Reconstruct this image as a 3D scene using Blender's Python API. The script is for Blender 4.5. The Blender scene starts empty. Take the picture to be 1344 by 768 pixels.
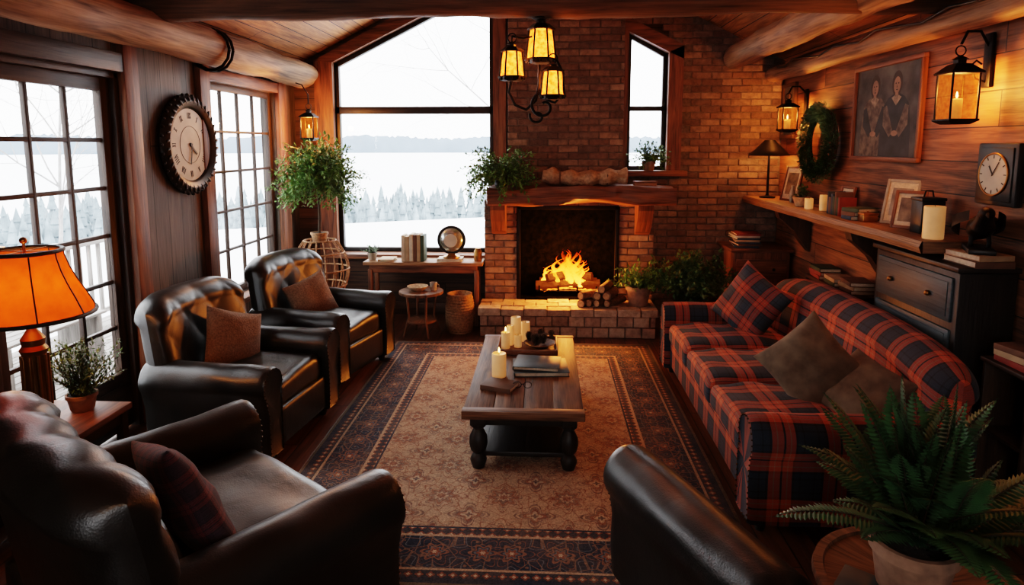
import bpy, bmesh, math, random
from mathutils import Vector, Matrix, noise, Euler
random.seed(7)
S=bpy.context.scene
COL=S.collection
R=math.radians
sin,cos,pi=math.sin,math.cos,math.pi

# ------------------------------------------------------------ node helpers
def nd(nt,t,ins=None,**props):
    n=nt.nodes.new(t)
    for k,v in props.items(): setattr(n,k,v)
    for k,v in (ins or {}).items():
        s=n.inputs[k]
        if isinstance(v,bpy.types.NodeSocket): nt.links.new(v,s)
        else: s.default_value=v
    return n
def c4(c): return (c[0],c[1],c[2],1)
def mixc(nt,fac,a,b,blend='MIX'):
    n=nd(nt,'ShaderNodeMix',data_type='RGBA',blend_type=blend)
    for i,v in ((0,fac),(6,a),(7,b)):
        if isinstance(v,bpy.types.NodeSocket): nt.links.new(v,n.inputs[i])
        else: n.inputs[i].default_value = v if i==0 else c4(v)
    return n.outputs[2]
def mth(nt,op,a,b=0.0,c=0.0):
    n=nd(nt,'ShaderNodeMath',operation=op)
    for i,v in ((0,a),(1,b),(2,c)):
        if isinstance(v,bpy.types.NodeSocket): nt.links.new(v,n.inputs[i])
        else: n.inputs[i].default_value=v
    return n.outputs[0]
def ramp(nt,fac,stops,interp='LINEAR'):
    n=nd(nt,'ShaderNodeValToRGB',{'Fac':fac})
    cr=n.color_ramp; cr.interpolation=interp
    f=lambda c: c4(c) if len(c)==3 else c
    cr.elements[0].position=stops[0][0]; cr.elements[0].color=f(stops[0][1])
    cr.elements[1].position=stops[-1][0]; cr.elements[1].color=f(stops[-1][1])
    for p,c in stops[1:-1]:
        e=cr.elements.new(p); e.color=f(c)
    return n.outputs[0]
def mapping(nt,vec,scale=(1,1,1),loc=(0,0,0)):
    return nd(nt,'ShaderNodeMapping',{'Vector':vec,'Scale':scale,'Location':loc}).outputs[0]
def newmat(name):
    m=bpy.data.materials.new(name); m.use_nodes=True
    nt=m.node_tree; b=nt.nodes['Principled BSDF']
    return m,nt,b
def lk(nt,a,b): nt.links.new(a,b)
def bumpn(nt,h,strength,dist=0.01):
    return nd(nt,'ShaderNodeBump',{'Height':h,'Strength':strength,'Distance':dist}).outputs[0]

def simple(name,col,rough=.5,metal=0,var=.25,nscale=12,bump=.1,emis=None,estr=0,coat=0,sheen=0,spec=None):
    m,nt,b=newmat(name)
    tc=nd(nt,'ShaderNodeTexCoord')
    nz=nd(nt,'ShaderNodeTexNoise',{'Vector':tc.outputs['Object'],'Scale':nscale,'Detail':5.0})
    lo=[x*(1-var) for x in col]; hi=[min(1,x*(1+var)) for x in col]
    lk(nt,ramp(nt,nz.outputs[0],[(.3,lo),(.7,hi)]),b.inputs['Base Color'])
    b.inputs['Roughness'].default_value=rough; b.inputs['Metallic'].default_value=metal
    if bump: lk(nt,bumpn(nt,nz.outputs[0],bump),b.inputs['Normal'])
    if emis:
        b.inputs['Emission Color'].default_value=c4(emis); b.inputs['Emission Strength'].default_value=estr
    if coat: b.inputs['Coat Weight'].default_value=coat; b.inputs['Coat Roughness'].default_value=.15
    if sheen: b.inputs['Sheen Weight'].default_value=sheen
    if spec is not None: b.inputs['Specular IOR Level'].default_value=spec
    return m
def wood(name,c1,c2,rough=.5,scale=1.0,bump=.35,coat=0,spec=.4):
    m,nt,b=newmat(name)
    tc=nd(nt,'ShaderNodeTexCoord'); oi=nd(nt,'ShaderNodeObjectInfo')
    off=nd(nt,'ShaderNodeVectorMath',{0:tc.outputs['UV']},operation='ADD')
    cx=nd(nt,'ShaderNodeCombineXYZ',{'X':mth(nt,'MULTIPLY',oi.outputs['Random'],30.0),'Y':mth(nt,'MULTIPLY',oi.outputs['Random'],17.0)})
    lk(nt,cx.outputs[0],off.inputs[1])
    v=mapping(nt,off.outputs[0],(2.2*scale,22*scale,1))
    n1=nd(nt,'ShaderNodeTexNoise',{'Vector':v,'Scale':1.0,'Detail':7.0,'Distortion':.7})
    v2=mapping(nt,off.outputs[0],(6*scale,110*scale,1))
    n2=nd(nt,'ShaderNodeTexNoise',{'Vector':v2,'Scale':1.0,'Detail':4.0})
    f=mth(nt,'MULTIPLY_ADD',n2.outputs[0],.35,mth(nt,'MULTIPLY',n1.outputs[0],.7))
    lk(nt,ramp(nt,f,[(.36,c1),(.66,c2)]),b.inputs['Base Color'])
    b.inputs['Roughness'].default_value=rough; b.inputs['Specular IOR Level'].default_value=spec
    lk(nt,bumpn(nt,f,bump,.01),b.inputs['Normal'])
    if coat: b.inputs['Coat Weight'].default_value=coat; b.inputs['Coat Roughness'].default_value=.2
    return m
def planks(name,c1,c2,pw=.14,pl=1.8,rough=.6,bump=.5,gap=.004,tint=.5):
    m,nt,b=newmat(name)
    tc=nd(nt,'ShaderNodeTexCoord'); uv=tc.outputs['UV']
    bt=nd(nt,'ShaderNodeTexBrick',{'Vector':uv,'Color1':(0,0,0,1),'Color2':(1,1,1,1),'Mortar':(0.5,.5,.5,1),'Scale':1.0,'Mortar Size':gap,'Mortar Smooth':.2,'Brick Width':pl,'Row Height':pw},offset=.37)
    t=bt.outputs['Color']
    sx=nd(nt,'ShaderNodeSeparateColor',{0:t}).outputs[0]
    cx=nd(nt,'ShaderNodeCombineXYZ',{'X':mth(nt,'MULTIPLY',sx,37.0),'Y':mth(nt,'MULTIPLY',sx,13.0)})
    off=nd(nt,'ShaderNodeVectorMath',{0:uv,1:cx.outputs[0]},operation='ADD')
    v=mapping(nt,off.outputs[0],(1.8,20,1))
    n1=nd(nt,'ShaderNodeTexNoise',{'Vector':v,'Scale':1.0,'Detail':8.0,'Distortion':.9})
    v2=mapping(nt,off.outputs[0],(5,120,1))
    n2=nd(nt,'ShaderNodeTexNoise',{'Vector':v2,'Scale':1.0,'Detail':4.0})
    f=mth(nt,'MULTIPLY_ADD',n2.outputs[0],.35,mth(nt,'MULTIPLY',n1.outputs[0],.7))
    f2=mth(nt,'ADD',f,mth(nt,'MULTIPLY',mth(nt,'SUBTRACT',sx,.5),.28*tint))
    base=ramp(nt,f2,[(.33,c1),(.68,c2)])
    colr=mixc(nt,bt.outputs['Fac'],base,(.006,.004,.003))
    lk(nt,colr,b.inputs['Base Color'])
    b.inputs['Roughness'].default_value=rough
    h=mth(nt,'SUBTRACT',mth(nt,'MULTIPLY',f,.5),bt.outputs['Fac'])
    lk(nt,bumpn(nt,h,bump,.012),b.inputs['Normal'])
    return m
def brickm(name,cols,rough=.85):
    m,nt,b=newmat(name)
    g=nd(nt,'ShaderNodeNewGeometry'); tc=nd(nt,'ShaderNodeTexCoord')
    base=ramp(nt,g.outputs['Random Per Island'],[(i/(len(cols)-1),c) for i,c in enumerate(cols)])
    nz=nd(nt,'ShaderNodeTexNoise',{'Vector':tc.outputs['Object'],'Scale':14.0,'Detail':8.0,'Roughness':.7})
    k=ramp(nt,nz.outputs[0],[(.3,(.45,.42,.4)),(.7,(1.25,1.2,1.15))])
    lk(nt,mixc(nt,1.0,base,k,'MULTIPLY'),b.inputs['Base Color'])
    b.inputs['Roughness'].default_value=rough
    lk(nt,bumpn(nt,nz.outputs[0],.7,.012),b.inputs['Normal'])
    return m
def leatherm():
    m,nt,b=newmat('dark_leather')
    tc=nd(nt,'ShaderNodeTexCoord')
    v=nd(nt,'ShaderNodeTexVoronoi',{'Vector':tc.outputs['Object'],'Scale':160.0})
    n=nd(nt,'ShaderNodeTexNoise',{'Vector':tc.outputs['Object'],'Scale':7.0,'Detail':6.0,'Distortion':.6})
    lk(nt,ramp(nt,n.outputs[0],[(.3,(.0075,.0072,.0062)),(.75,(.019,.0165,.0135))]),b.inputs['Base Color'])
    r=nd(nt,'ShaderNodeMapRange',{'Value':n.outputs[0],'To Min':.28,'To Max':.46})
    lk(nt,r.outputs[0],b.inputs['Roughness'])
    h=mth(nt,'MULTIPLY_ADD',v.outputs[0],.12,n.outputs[0])
    lk(nt,bumpn(nt,h,.35,.01),b.inputs['Normal'])
    b.inputs['Specular IOR Level'].default_value=.65
    return m
def plaidm(name,A,B,K,L,per=.26):
    m,nt,b=newmat(name)
    tc=nd(nt,'ShaderNodeTexCoord')
    s=nd(nt,'ShaderNodeSeparateXYZ',{0:tc.outputs['UV']})
    st=[(0,B),(.10,K),(.13,B),(.36,K),(.39,B),(.48,K),(.52,A),(.60,L),(.62,A),(.70,K),(.735,A),(.84,L),(.86,A),(.95,K)]
    def one(sock,off):
        return ramp(nt,mth(nt,'FRACT',mth(nt,'ADD',mth(nt,'DIVIDE',sock,per),off)),st,'CONSTANT')
    a=one(s.outputs[0],20.1); c=one(s.outputs[1],20.4)
    tw=mth(nt,'GREATER_THAN',mth(nt,'FRACT',mth(nt,'MULTIPLY',mth(nt,'ADD',s.outputs[0],s.outputs[1]),140.0)),.5)
    colr=mixc(nt,mth(nt,'MULTIPLY_ADD',tw,.24,.38),a,c)
    nz=nd(nt,'ShaderNodeTexNoise',{'Vector':tc.outputs['UV'],'Scale':240.0,'Detail':2.0})
    nl=nd(nt,'ShaderNodeTexNoise',{'Vector':tc.outputs['UV'],'Scale':5.0,'Detail':4.0})
    k=mixc(nt,.5,ramp(nt,nz.outputs[0],[(.3,(.6,.6,.6)),(.7,(1.3,1.3,1.3))]),ramp(nt,nl.outputs[0],[(.3,(.7,.7,.7)),(.7,(1.2,1.2,1.2))]))
    lk(nt,mixc(nt,1.0,colr,k,'MULTIPLY'),b.inputs['Base Color'])
    b.inputs['Roughness'].default_value=.85; b.inputs['Sheen Weight'].default_value=.05
    lk(nt,bumpn(nt,nz.outputs[0],.4,.004),b.inputs['Normal'])
    return m
def rugm(hx,hy):
    m,nt,b=newmat('persian_rug_wool')
    tc=nd(nt,'ShaderNodeTexCoord')
    s=nd(nt,'ShaderNodeSeparateXYZ',{0:tc.outputs['Object']})
    ax=mth(nt,'ABSOLUTE',s.outputs[0]); ay=mth(nt,'ABSOLUTE',s.outputs[1])
    dx=mth(nt,'SUBTRACT',hx,ax); dy=mth(nt,'SUBTRACT',hy,ay)
    d=mth(nt,'MINIMUM',dx,dy)
    def flower(x,y,cell,ox,oy,pet,amp):
        u=mth(nt,'SUBTRACT',mth(nt,'FRACT',mth(nt,'ADD',mth(nt,'DIVIDE',x,cell),ox)),.5)
        v=mth(nt,'SUBTRACT',mth(nt,'FRACT',mth(nt,'ADD',mth(nt,'DIVIDE',y,cell),oy)),.5)
        r=mth(nt,'SQRT',mth(nt,'ADD',mth(nt,'MULTIPLY',u,u),mth(nt,'MULTIPLY',v,v)))
        th=mth(nt,'ARCTAN2',v,u)
        k=mth(nt,'MULTIPLY_ADD',mth(nt,'COSINE',mth(nt,'MULTIPLY',th,float(pet))),amp,1.0)
        return mth(nt,'DIVIDE',r,k)
    mir=nd(nt,'ShaderNodeCombineXYZ',{'X':ax,'Y':ay}).outputs[0]
    v3=nd(nt,'ShaderNodeTexVoronoi',{'Vector':mir,'Scale':24.0,'Randomness':.8}).outputs[0]
    v4=nd(nt,'ShaderNodeTexVoronoi',{'Vector':mir,'Scale':13.0,'Randomness':.9},feature='DISTANCE_TO_EDGE').outputs[0]
    tan=(.50,.355,.24); tan2=(.42,.28,.19); rust=(.27,.10,.062); navy=(.030,.046,.076); cream=(.55,.43,.30); dust=(.20,.135,.115); steel=(.13,.16,.19)
    fa=flower(ax,ay,.34,.5,.5,8,.22); fb=flower(ax,ay,.34,.0,.0,4,.35)
    f1=ramp(nt,fa,[(0,rust),(.06,cream),(.10,dust),(.16,rust),(.20,tan2),(.23,dust),(.25,tan),(.33,rust),(.35,tan)],'CONSTANT')
    f2=ramp(nt,fb,[(0,navy),(.04,cream),(.09,rust),(.13,dust),(.18,tan),(.21,dust),(.235,tan)],'CONSTANT')
    sel=mth(nt,'LESS_THAN',fb,.24)
    field=mixc(nt,sel,f1,f2)
    field=mixc(nt,.30,field,ramp(nt,v3,[(0,rust),(.2,tan2),(.42,tan),(.62,dust)],'CONSTANT'))
    field=mixc(nt,mth(nt,'MULTIPLY',mth(nt,'LESS_THAN',v4,.03),.5),field,rust)
    c=.226
    bx=mth(nt,'SUBTRACT',dx,.125); by=mth(nt,'SUBTRACT',dy,.125)
    ba=flower(bx,by,c,0,0,6,.25); 
    bcol=ramp(nt,ba,[(0,cream),(.05,rust),(.11,steel),(.15,navy),(.19,(.26,.13,.09)),(.25,navy),(.37,(.22,.11,.08)),(.39,navy),(.52,steel),(.56,navy)],'CONSTANT')
    bord=mixc(nt,mth(nt,'LESS_THAN',v3,.22),bcol,(.22,.14,.105))
    bord=mixc(nt,mth(nt,'MULTIPLY',mth(nt,'LESS_THAN',v4,.03),.7),bord,(.29,.18,.125))
    small=ramp(nt,flower(dx,dy,.05,0,0,4,.2),[(0,cream),(.16,rust),(.34,(.05,.055,.07))],'CONSTANT')
    def gt(th): return mth(nt,'GREATER_THAN',d,th)
    col=mixc(nt,gt(.02),(.18,.14,.10),navy)
    col=mixc(nt,gt(.055),col,small)
    col=mixc(nt,gt(.105),col,tan)
    col=mixc(nt,gt(.12),col,bord)
    col=mixc(nt,gt(.356),col,tan)
    col=mixc(nt,gt(.372),col,small)
    col=mixc(nt,gt(.425),col,navy)
    col=mixc(nt,gt(.438),col,field)
    nz=nd(nt,'ShaderNodeTexNoise',{'Vector':tc.outputs['Object'],'Scale':3.0,'Detail':9.0,'Roughness':.7})
    nf=nd(nt,'ShaderNodeTexNoise',{'Vector':tc.outputs['Object'],'Scale':120.0,'Detail':2.0})
    wear=ramp(nt,nz.outputs[0],[(.4,(0,0,0)),(.75,(.35,.35,.35))])
    col=mixc(nt,wear,col,(.38,.27,.185))
    col=mixc(nt,1.0,col,ramp(nt,nf.outputs[0],[(.3,(.65,.65,.65)),(.7,(1.25,1.25,1.25))]),'MULTIPLY')
    lk(nt,col,b.inputs['Base Color']); b.inputs['Roughness'].default_value=.95
    lk(nt,bumpn(nt,nf.outputs[0],.5,.006),b.inputs['Normal'])
    return m
def glassm(name,tint=(1,1,1),emit=None,es=0,tr=.93):
    m=bpy.data.materials.new(name); m.use_nodes=True; nt=m.node_tree; nt.nodes.clear()
    o=nd(nt,'ShaderNodeOutputMaterial')
    t=nd(nt,'ShaderNodeBsdfTransparent',{'Color':c4(tint)})
    if emit:
        tc=nd(nt,'ShaderNodeTexCoord')
        w=nd(nt,'ShaderNodeTexNoise',{'Vector':tc.outputs['Object'],'Scale':45.0,'Detail':3.0})
        e=nd(nt,'ShaderNodeEmission',{'Color':ramp(nt,w.outputs[0],[(.35,(emit[0]*.5,emit[1]*.3,emit[2]*.2)),(.65,emit)]),'Strength':es})
        g=e
    else: g=nd(nt,'ShaderNodeBsdfGlossy',{'Roughness':.02})
    mx=nd(nt,'ShaderNodeMixShader',{0:1-tr,1:t.outputs[0],2:g.outputs[0]})
    lk(nt,mx.outputs[0],o.inputs[0]); return m
def shadem(name,col,emit,es):
    m=bpy.data.materials.new(name); m.use_nodes=True; nt=m.node_tree; nt.nodes.clear()
    o=nd(nt,'ShaderNodeOutputMaterial')
    tc=nd(nt,'ShaderNodeTexCoord')
    w=nd(nt,'ShaderNodeTexNoise',{'Vector':tc.outputs['Object'],'Scale':18.0,'Detail':5.0})
    cc=ramp(nt,w.outputs[0],[(.3,[x*.6 for x in col]),(.7,col)])
    t=nd(nt,'ShaderNodeBsdfTranslucent',{'Color':cc}); d=nd(nt,'ShaderNodeBsdfDiffuse',{'Color':cc})
    e=nd(nt,'ShaderNodeEmission',{'Color':c4(emit),'Strength':es})
    mx=nd(nt,'ShaderNodeMixShader',{0:.35,1:t.outputs[0],2:d.outputs[0]})
    a=nd(nt,'ShaderNodeAddShader',{0:mx.outputs[0],1:e.outputs[0]})
    lk(nt,a.outputs[0],o.inputs[0]); return m
def flamem(name,h,st):
    m=bpy.data.materials.new(name); m.use_nodes=True; nt=m.node_tree; nt.nodes.clear()
    o=nd(nt,'ShaderNodeOutputMaterial'); tc=nd(nt,'ShaderNodeTexCoord')
    z=mth(nt,'DIVIDE',nd(nt,'ShaderNodeSeparateXYZ',{0:tc.outputs['Object']}).outputs[2],h)
    col=ramp(nt,z,[(0,(1,.36,.05)),(.35,(1,.20,.015)),(.7,(1,.09,.005)),(1,(.8,.04,.003))])
    e=nd(nt,'ShaderNodeEmission',{'Color':col,'Strength':st})
    w=nd(nt,'ShaderNodeTexNoise',{'Vector':mapping(nt,tc.outputs['Object'],(14,14,5)),'Scale':1.0,'Detail':4.0})
    f=mth(nt,'ADD',mth(nt,'MULTIPLY',z,.55),mth(nt,'MULTIPLY',w.outputs[0],.6)) 
    fr=nd(nt,'ShaderNodeMapRange',{'Value':f,'From Min':.25,'From Max':.8})
    t=nd(nt,'ShaderNodeBsdfTransparent')
    mx=nd(nt,'ShaderNodeMixShader',{0:fr.outputs[0],1:e.outputs[0],2:t.outputs[0]})
    lk(nt,mx.outputs[0],o.inputs[0]); return m

# ------------------------------------------------------------ materials
LEATHER=leatherm()
PLAID=plaidm('plaid_wool',(.50,.095,.038),(.022,.036,.058),(.008,.010,.014),(.40,.25,.15))
PLAID2=plaidm('plaid_pillow',(.33,.055,.028),(.024,.044,.066),(.012,.013,.017),(.28,.18,.11),per=.2)
W_DARK=wood('dark_walnut',(.018,.010,.007),(.085,.043,.023),.45)
W_TABLE=wood('table_oak',(.045,.021,.011),(.24,.12,.062),.55,spec=.3)
W_BLACK=wood('ebonized_wood',(.008,.0065,.006),(.024,.018,.014),.45)
W_TRIM=wood('cedar_trim',(.06,.022,.011),(.26,.105,.048),.5)
W_LOG=wood('peeled_log',(.085,.044,.023),(.44,.26,.145),.65,scale=.6)
W_LOGD=wood('dark_log',(.035,.018,.010),(.17,.088,.047),.7,scale=.6)
W_SHELF=wood('shelf_plank',(.09,.042,.02),(.38,.20,.10),.5)
W_DOOR=wood('door_wood',(.016,.010,.008),(.065,.04,.027),.5)
W_GREY=wood('deck_wood',(.14,.13,.12),(.35,.33,.31),.8)
P_LEFT=planks('weathered_planks',(.026,.020,.016),(.14,.105,.08),.17,3.0)
P_RIGHT=planks('barn_planks',(.042,.016,.008),(.29,.125,.055),.2,2.3,tint=.7)
P_CEIL=planks('ceiling_planks',(.18,.06,.018),(.60,.25,.085),.13,3.5)
P_FLOOR=planks('floor_boards',(.035,.014,.008),(.18,.072,.035),.13,1.7,rough=.32,bump=.25)
P_WHITE=planks('dark_wainscot',(.022,.012,.008),(.11,.055,.03),.12,3.0)
BRICK=brickm('brown_brick',[(.155,.095,.070),(.25,.165,.12),(.20,.12,.086),(.35,.245,.18),(.13,.086,.066),(.29,.195,.14)])
STONE=brickm('hearth_stone',[(.34,.26,.20),(.48,.38,.30),(.29,.20,.155),(.42,.32,.25)])
MORTAR=simple('mortar',(.15,.118,.092),.95,var=.3,nscale=30,bump=.5)
SOOT=simple('sooty_brick',(.004,.0035,.003),.95,var=.5,nscale=20,bump=.6,spec=0)
IRON=simple('wrought_iron',(.012,.010,.009),.5,.7,bump=.15,nscale=40)
BRASS=simple('aged_brass',(.32,.155,.05),.38,1,var=.3,bump=.08)
NAIL=simple('bronze_nail',(.10,.06,.03),.45,1,var=.2,bump=0)
BLACK=simple('black_paint',(.010,.0095,.009),.45,bump=.05)
TEAL=wood('teal_paint',(.016,.030,.040),(.050,.080,.095),.5,bump=.2)
CREAM=simple('clock_face_paper',(.48,.44,.36),.6,var=.12,nscale=8)
INK=simple('ink',(.01,.01,.01),.6)
WAX=simple('candle_wax',(.78,.58,.34),.5,var=.08,emis=(1,.42,.12),estr=.15)
TERRA=simple('terracotta',(.28,.17,.115),.8,var=.35,nscale=16,bump=.3)
CERAM=simple('grey_ceramic',(.33,.29,.24),.5,var=.2)
SOIL=simple('soil',(.02,.013,.009),1,var=.5,nscale=60,bump=.8)
LEAF=simple('leaf_green',(.060,.135,.042),.5,var=.6,nscale=6,bump=.05)
LEAFD=simple('dark_leaf_green',(.040,.105,.038),.5,var=.5,nscale=6,bump=.05)
LEAFB=simple('bright_leaf_green',(.11,.23,.05),.5,var=.5,nscale=6,bump=.05)
STEM=simple('stem_brown',(.05,.035,.02),.8)
BARK=simple('firewood_bark',(.13,.078,.048),.9,var=.5,nscale=30,bump=.8)
CUTW=simple('cut_wood',(.38,.23,.12),.8,var=.3,nscale=30)
CHAR=simple('charred_log',(.02,.014,.011),.95,var=.6,nscale=30,bump=.9,emis=(1,.14,.015),estr=.1,spec=.05)
WICK=simple('wicker',(.30,.17,.085),.7,var=.4,nscale=50,bump=.6)
PIL_BR=simple('brown_woven_cloth',(.20,.13,.085),.95,var=.35,nscale=90,bump=.6,sheen=.1)
PIL_TP=simple('taupe_velvet',(.15,.112,.076),.9,var=.3,nscale=14,bump=.2,sheen=.1)
PIL_WINE=plaidm('wine_woven_cloth',(.12,.02,.022),(.035,.016,.026),(.016,.008,.012),(.15,.05,.035),per=.09)
THROW=simple('cream_wool',(.42,.29,.18),.95,var=.3,nscale=40,bump=.8)
SNOW=simple('snow',(.76,.79,.84),.9,var=.06,nscale=.4,bump=.1)
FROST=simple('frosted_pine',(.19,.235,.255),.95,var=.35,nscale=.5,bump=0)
HAZE=simple('haze_tinted_forest',(.17,.21,.25),1,var=.12,nscale=.02,bump=0)  # aerial haze painted into the tree colour as pale blue-grey
TWIG=simple('bare_branch_bark',(.26,.25,.24),.9,var=.2,nscale=10)
GLASS=glassm('window_glass',tr=.97)
AMBER=glassm('amber_glass',(1,.55,.25),(1,.22,.025),5.0,tr=.3)
AMBERL=glassm('lantern_glass',(1,.8,.6),(1,.26,.04),1.1,tr=.8)
SHADE=shadem('mica_lampshade',(.44,.075,.012),(1,.15,.012),.16)
FLAMEC=simple('candle_flame',(1,.6,.2),.5,emis=(1,.45,.10),estr=20,bump=0)
FLAME=flamem('fire_flame',.5,6.5)
EMBER=simple('glowing_embers',(.1,.02,.01),.9,var=.8,nscale=40,bump=.8,emis=(1,.18,.015),estr=2.5)
BOOKC=[simple('book_cloth_%s'%n,c,.7,var=.2) for n,c in (('red',(.22,.035,.022)),('navy',(.03,.05,.08)),('tan',(.36,.25,.15)),('green',(.04,.07,.04)),('brown',(.12,.06,.035)),('ivory',(.52,.45,.35)))]
PAGES=simple('paper_pages',(.55,.47,.36),.9,var=.15,nscale=60)
SLATE=simple('slate_book_cover',(.03,.05,.06),.5,var=.4,nscale=8)

# ------------------------------------------------------------ mesh helpers
def fin(name,me,mat,loc=(0,0,0),rot=(0,0,0),parent=None,smooth=True,ang=40):
    if smooth and len(me.polygons):
        me.polygons.foreach_set('use_smooth',[True]*len(me.polygons))
        if ang: me.set_sharp_from_angle(angle=R(ang))
    if mat is not None and not me.materials:
        for mm in (mat if isinstance(mat,(list,tuple)) else [mat]): me.materials.append(mm)
    o=bpy.data.objects.new(name,me); COL.objects.link(o)
    o.location=loc; o.rotation_euler=rot
    if parent: o.parent=parent
    return o
def E(name,loc=(0,0,0),rz=0,rot=None,parent=None):
    o=bpy.data.objects.new(name,None); o.empty_display_size=.1; COL.objects.link(o)
    o.location=loc; o.rotation_euler=rot if rot else (0,0,rz)
    if parent: o.parent=parent
    return o
def boxuv(me,grain=None,off=(0,0)):
    uvl=me.uv_layers.new(name='UVMap') if not me.uv_layers else me.uv_layers[0]
    for p in me.polygons:
        n=p.normal; k=max(range(3),key=lambda i:abs(n[i]))
        a,b=[(1,2),(0,2),(0,1)][k]
        if grain==b: a,b=b,a
        for li in p.loop_indices:
            co=me.vertices[me.loops[li].vertex_index].co
            uvl.data[li].uv=(co[a]+off[0],co[b]+off[1])
def bm2me(bm,name):
    me=bpy.data.meshes.new(name); bm.normal_update(); bm.to_mesh(me); bm.free(); return me
def box(name,size,loc,mat,rot=(0,0,0),parent=None,bevel=.006,seg=2):
    bm=bmesh.new(); bmesh.ops.create_cube(bm,size=1)
    for v in bm.verts: v.co=Vector((v.co[0]*size[0],v.co[1]*size[1],v.co[2]*size[2]))
    bv=min(bevel,min(size)*.4)
    if bv>0: bmesh.ops.bevel(bm,geom=bm.edges[:],offset=bv,segments=seg,affect='EDGES',profile=.5)
    me=bm2me(bm,name)
    boxuv(me,max(range(3),key=lambda i:size[i]),(random.random()*5,random.random()*5))
    return fin(name,me,mat,loc,rot,parent)
def b2(name,lo,hi,mat,parent=None,bevel=.006,rot=(0,0,0)):
    return box(name,[hi[i]-lo[i] for i in range(3)],[(hi[i]+lo[i])/2 for i in range(3)],mat,rot,parent,bevel)
def rbox(name,size,r,mat,loc,rot=(0,0,0),parent=None,crown=0,n=12,wob=0):
    h=[s/2 for s in size]; V=[];F=[];UV=[]
    def tv(p):
        q=[max(-(h[i]-r),min(h[i]-r,p[i])) for i in range(3)]
        d=Vector([p[i]-q[i] for i in range(3)])
        if d.length>1e-9: d=d.normalized()*r
        x=Vector(q)+d
        fx=(1-(x[0]/h[0])**2)*(1-(x[1]/h[1])**2)
        if crown: x[2]+= crown*fx*(1 if x[2]>0 else -.3)
        if wob: x[2]+=wob*noise.noise(x*6)
        return x
    def par(i,n,hh):
        t=-1+2*i/n; s=sin(t*pi/2); s=.5*t+.5*s
        return s*hh
    for k in range(3):
        a,b=[(1,2),(0,2),(0,1)][k]
        for sg in (-1,1):
            base=len(V)
            for i in range(n+1):
                for j in range(n+1):
                    p=[0,0,0]; p[k]=sg*h[k]; p[a]=par(i,n,h[a]); p[b]=par(j,n,h[b])
                    V.append(tv(p)); UV.append((p[a],p[b]))
            for i in range(n):
                for j in range(n):
                    q=[base+i*(n+1)+j,base+(i+1)*(n+1)+j,base+(i+1)*(n+1)+j+1,base+i*(n+1)+j+1]
                    flip=(sg<0)!=(k==1)
                    F.append(q[::-1] if flip else q)
    me=bpy.data.meshes.new(name); me.from_pydata(V,[],F)
    ul=me.uv_layers.new(name='UVMap')
    for l in me.loops: ul.data[l.index].uv=UV[l.vertex_index]
    bm=bmesh.new(); bm.from_mesh(me); bmesh.ops.remove_doubles(bm,verts=bm.verts,dist=1e-5); bm.to_mesh(me); bm.free()
    return fin(name,me,mat,loc,rot,parent,ang=0)
def grid(name,f,ni,nj,mat,loc=(0,0,0),rot=(0,0,0),parent=None,closej=False,uv=None,ang=50,flip=False):
    V=[];F=[];UVs=[]
    cj=nj if closej else nj+1
    for i in range(ni+1):
        for j in range(cj): V.append(f(i/ni,j/nj))
    for i in range(ni):
        for j in range(nj):
            j2=(j+1)%cj
            q=[i*cj+j,(i+1)*cj+j,(i+1)*cj+j2,i*cj+j2]; uvq=[(i,j),(i+1,j),(i+1,j+1),(i,j+1)]
            if flip: q=q[::-1]; uvq=uvq[::-1]
            F.append(q); UVs+=uvq
    me=bpy.data.meshes.new(name); me.from_pydata(V,[],F)
    ul=me.uv_layers.new(name='UVMap')
    uf=uv if uv else (lambda a,b:(a,b))
    for k,(i,j) in enumerate(UVs): ul.data[k].uv=uf(i/ni,j/nj)
    return fin(name,me,mat,loc,rot,parent,ang=ang)
def lathe(name,prof,mat,loc=(0,0,0),rot=(0,0,0),parent=None,seg=28,ang=40):
    n=len(prof)-1
    L=[0]
    for k in range(n): L.append(L[-1]+math.dist(prof[k],prof[k+1]))
    rm=max(p[0] for p in prof)
    def f(a,b):
        r,z=prof[round(a*n)]; t=b*2*pi
        return (r*cos(t),r*sin(t),z)
    return grid(name,f,n,seg,mat,loc,rot,parent,closej=True,uv=lambda a,b:(L[round(a*n)],b*2*pi*rm),ang=ang,flip=True)
def cyl(name,r,h,mat,loc,rot=(0,0,0),parent=None,r2=None,seg=24):
    r2=r if r2 is None else r2; e=min(.004,r*.2,h*.2)
    return lathe(name,[(0,-h/2),(r-e,-h/2),(r,-h/2+e),(r2,h/2-e),(r2-e,h/2),(0,h/2)],mat,loc,rot,parent,seg)
def ball(name,r,mat,loc,parent=None,sc=(1,1,1),rot=(0,0,0),seg=16):
    p=[(r*sin(pi*k/10),-r*cos(pi*k/10)) for k in range(11)]
    o=lathe(name,p,mat,loc,rot,parent,seg,ang=0); o.scale=sc; return o
def tube(name,pts,r,mat,parent=None,loc=(0,0,0),cyclic=False,res=2):
    cu=bpy.data.curves.new(name,'CURVE'); cu.dimensions='3D'; cu.bevel_depth=r; cu.bevel_resolution=res; cu.use_fill_caps=True
    lists=pts if isinstance(pts[0][0],(list,tuple,Vector)) else [pts]
    for ps in lists:
        s=cu.splines.new('POLY'); s.points.add(len(ps)-1)
        for k,p in enumerate(ps):
            s.points[k].co=(p[0],p[1],p[2],1)
            if len(p)>3: s.points[k].radius=p[3]
        s.use_cyclic_u=cyclic; s.use_smooth=True
    cu.materials.append(mat)
    o=bpy.data.objects.new(name,cu); COL.objects.link(o); o.location=loc
    if parent: o.parent=parent
    return o
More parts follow.
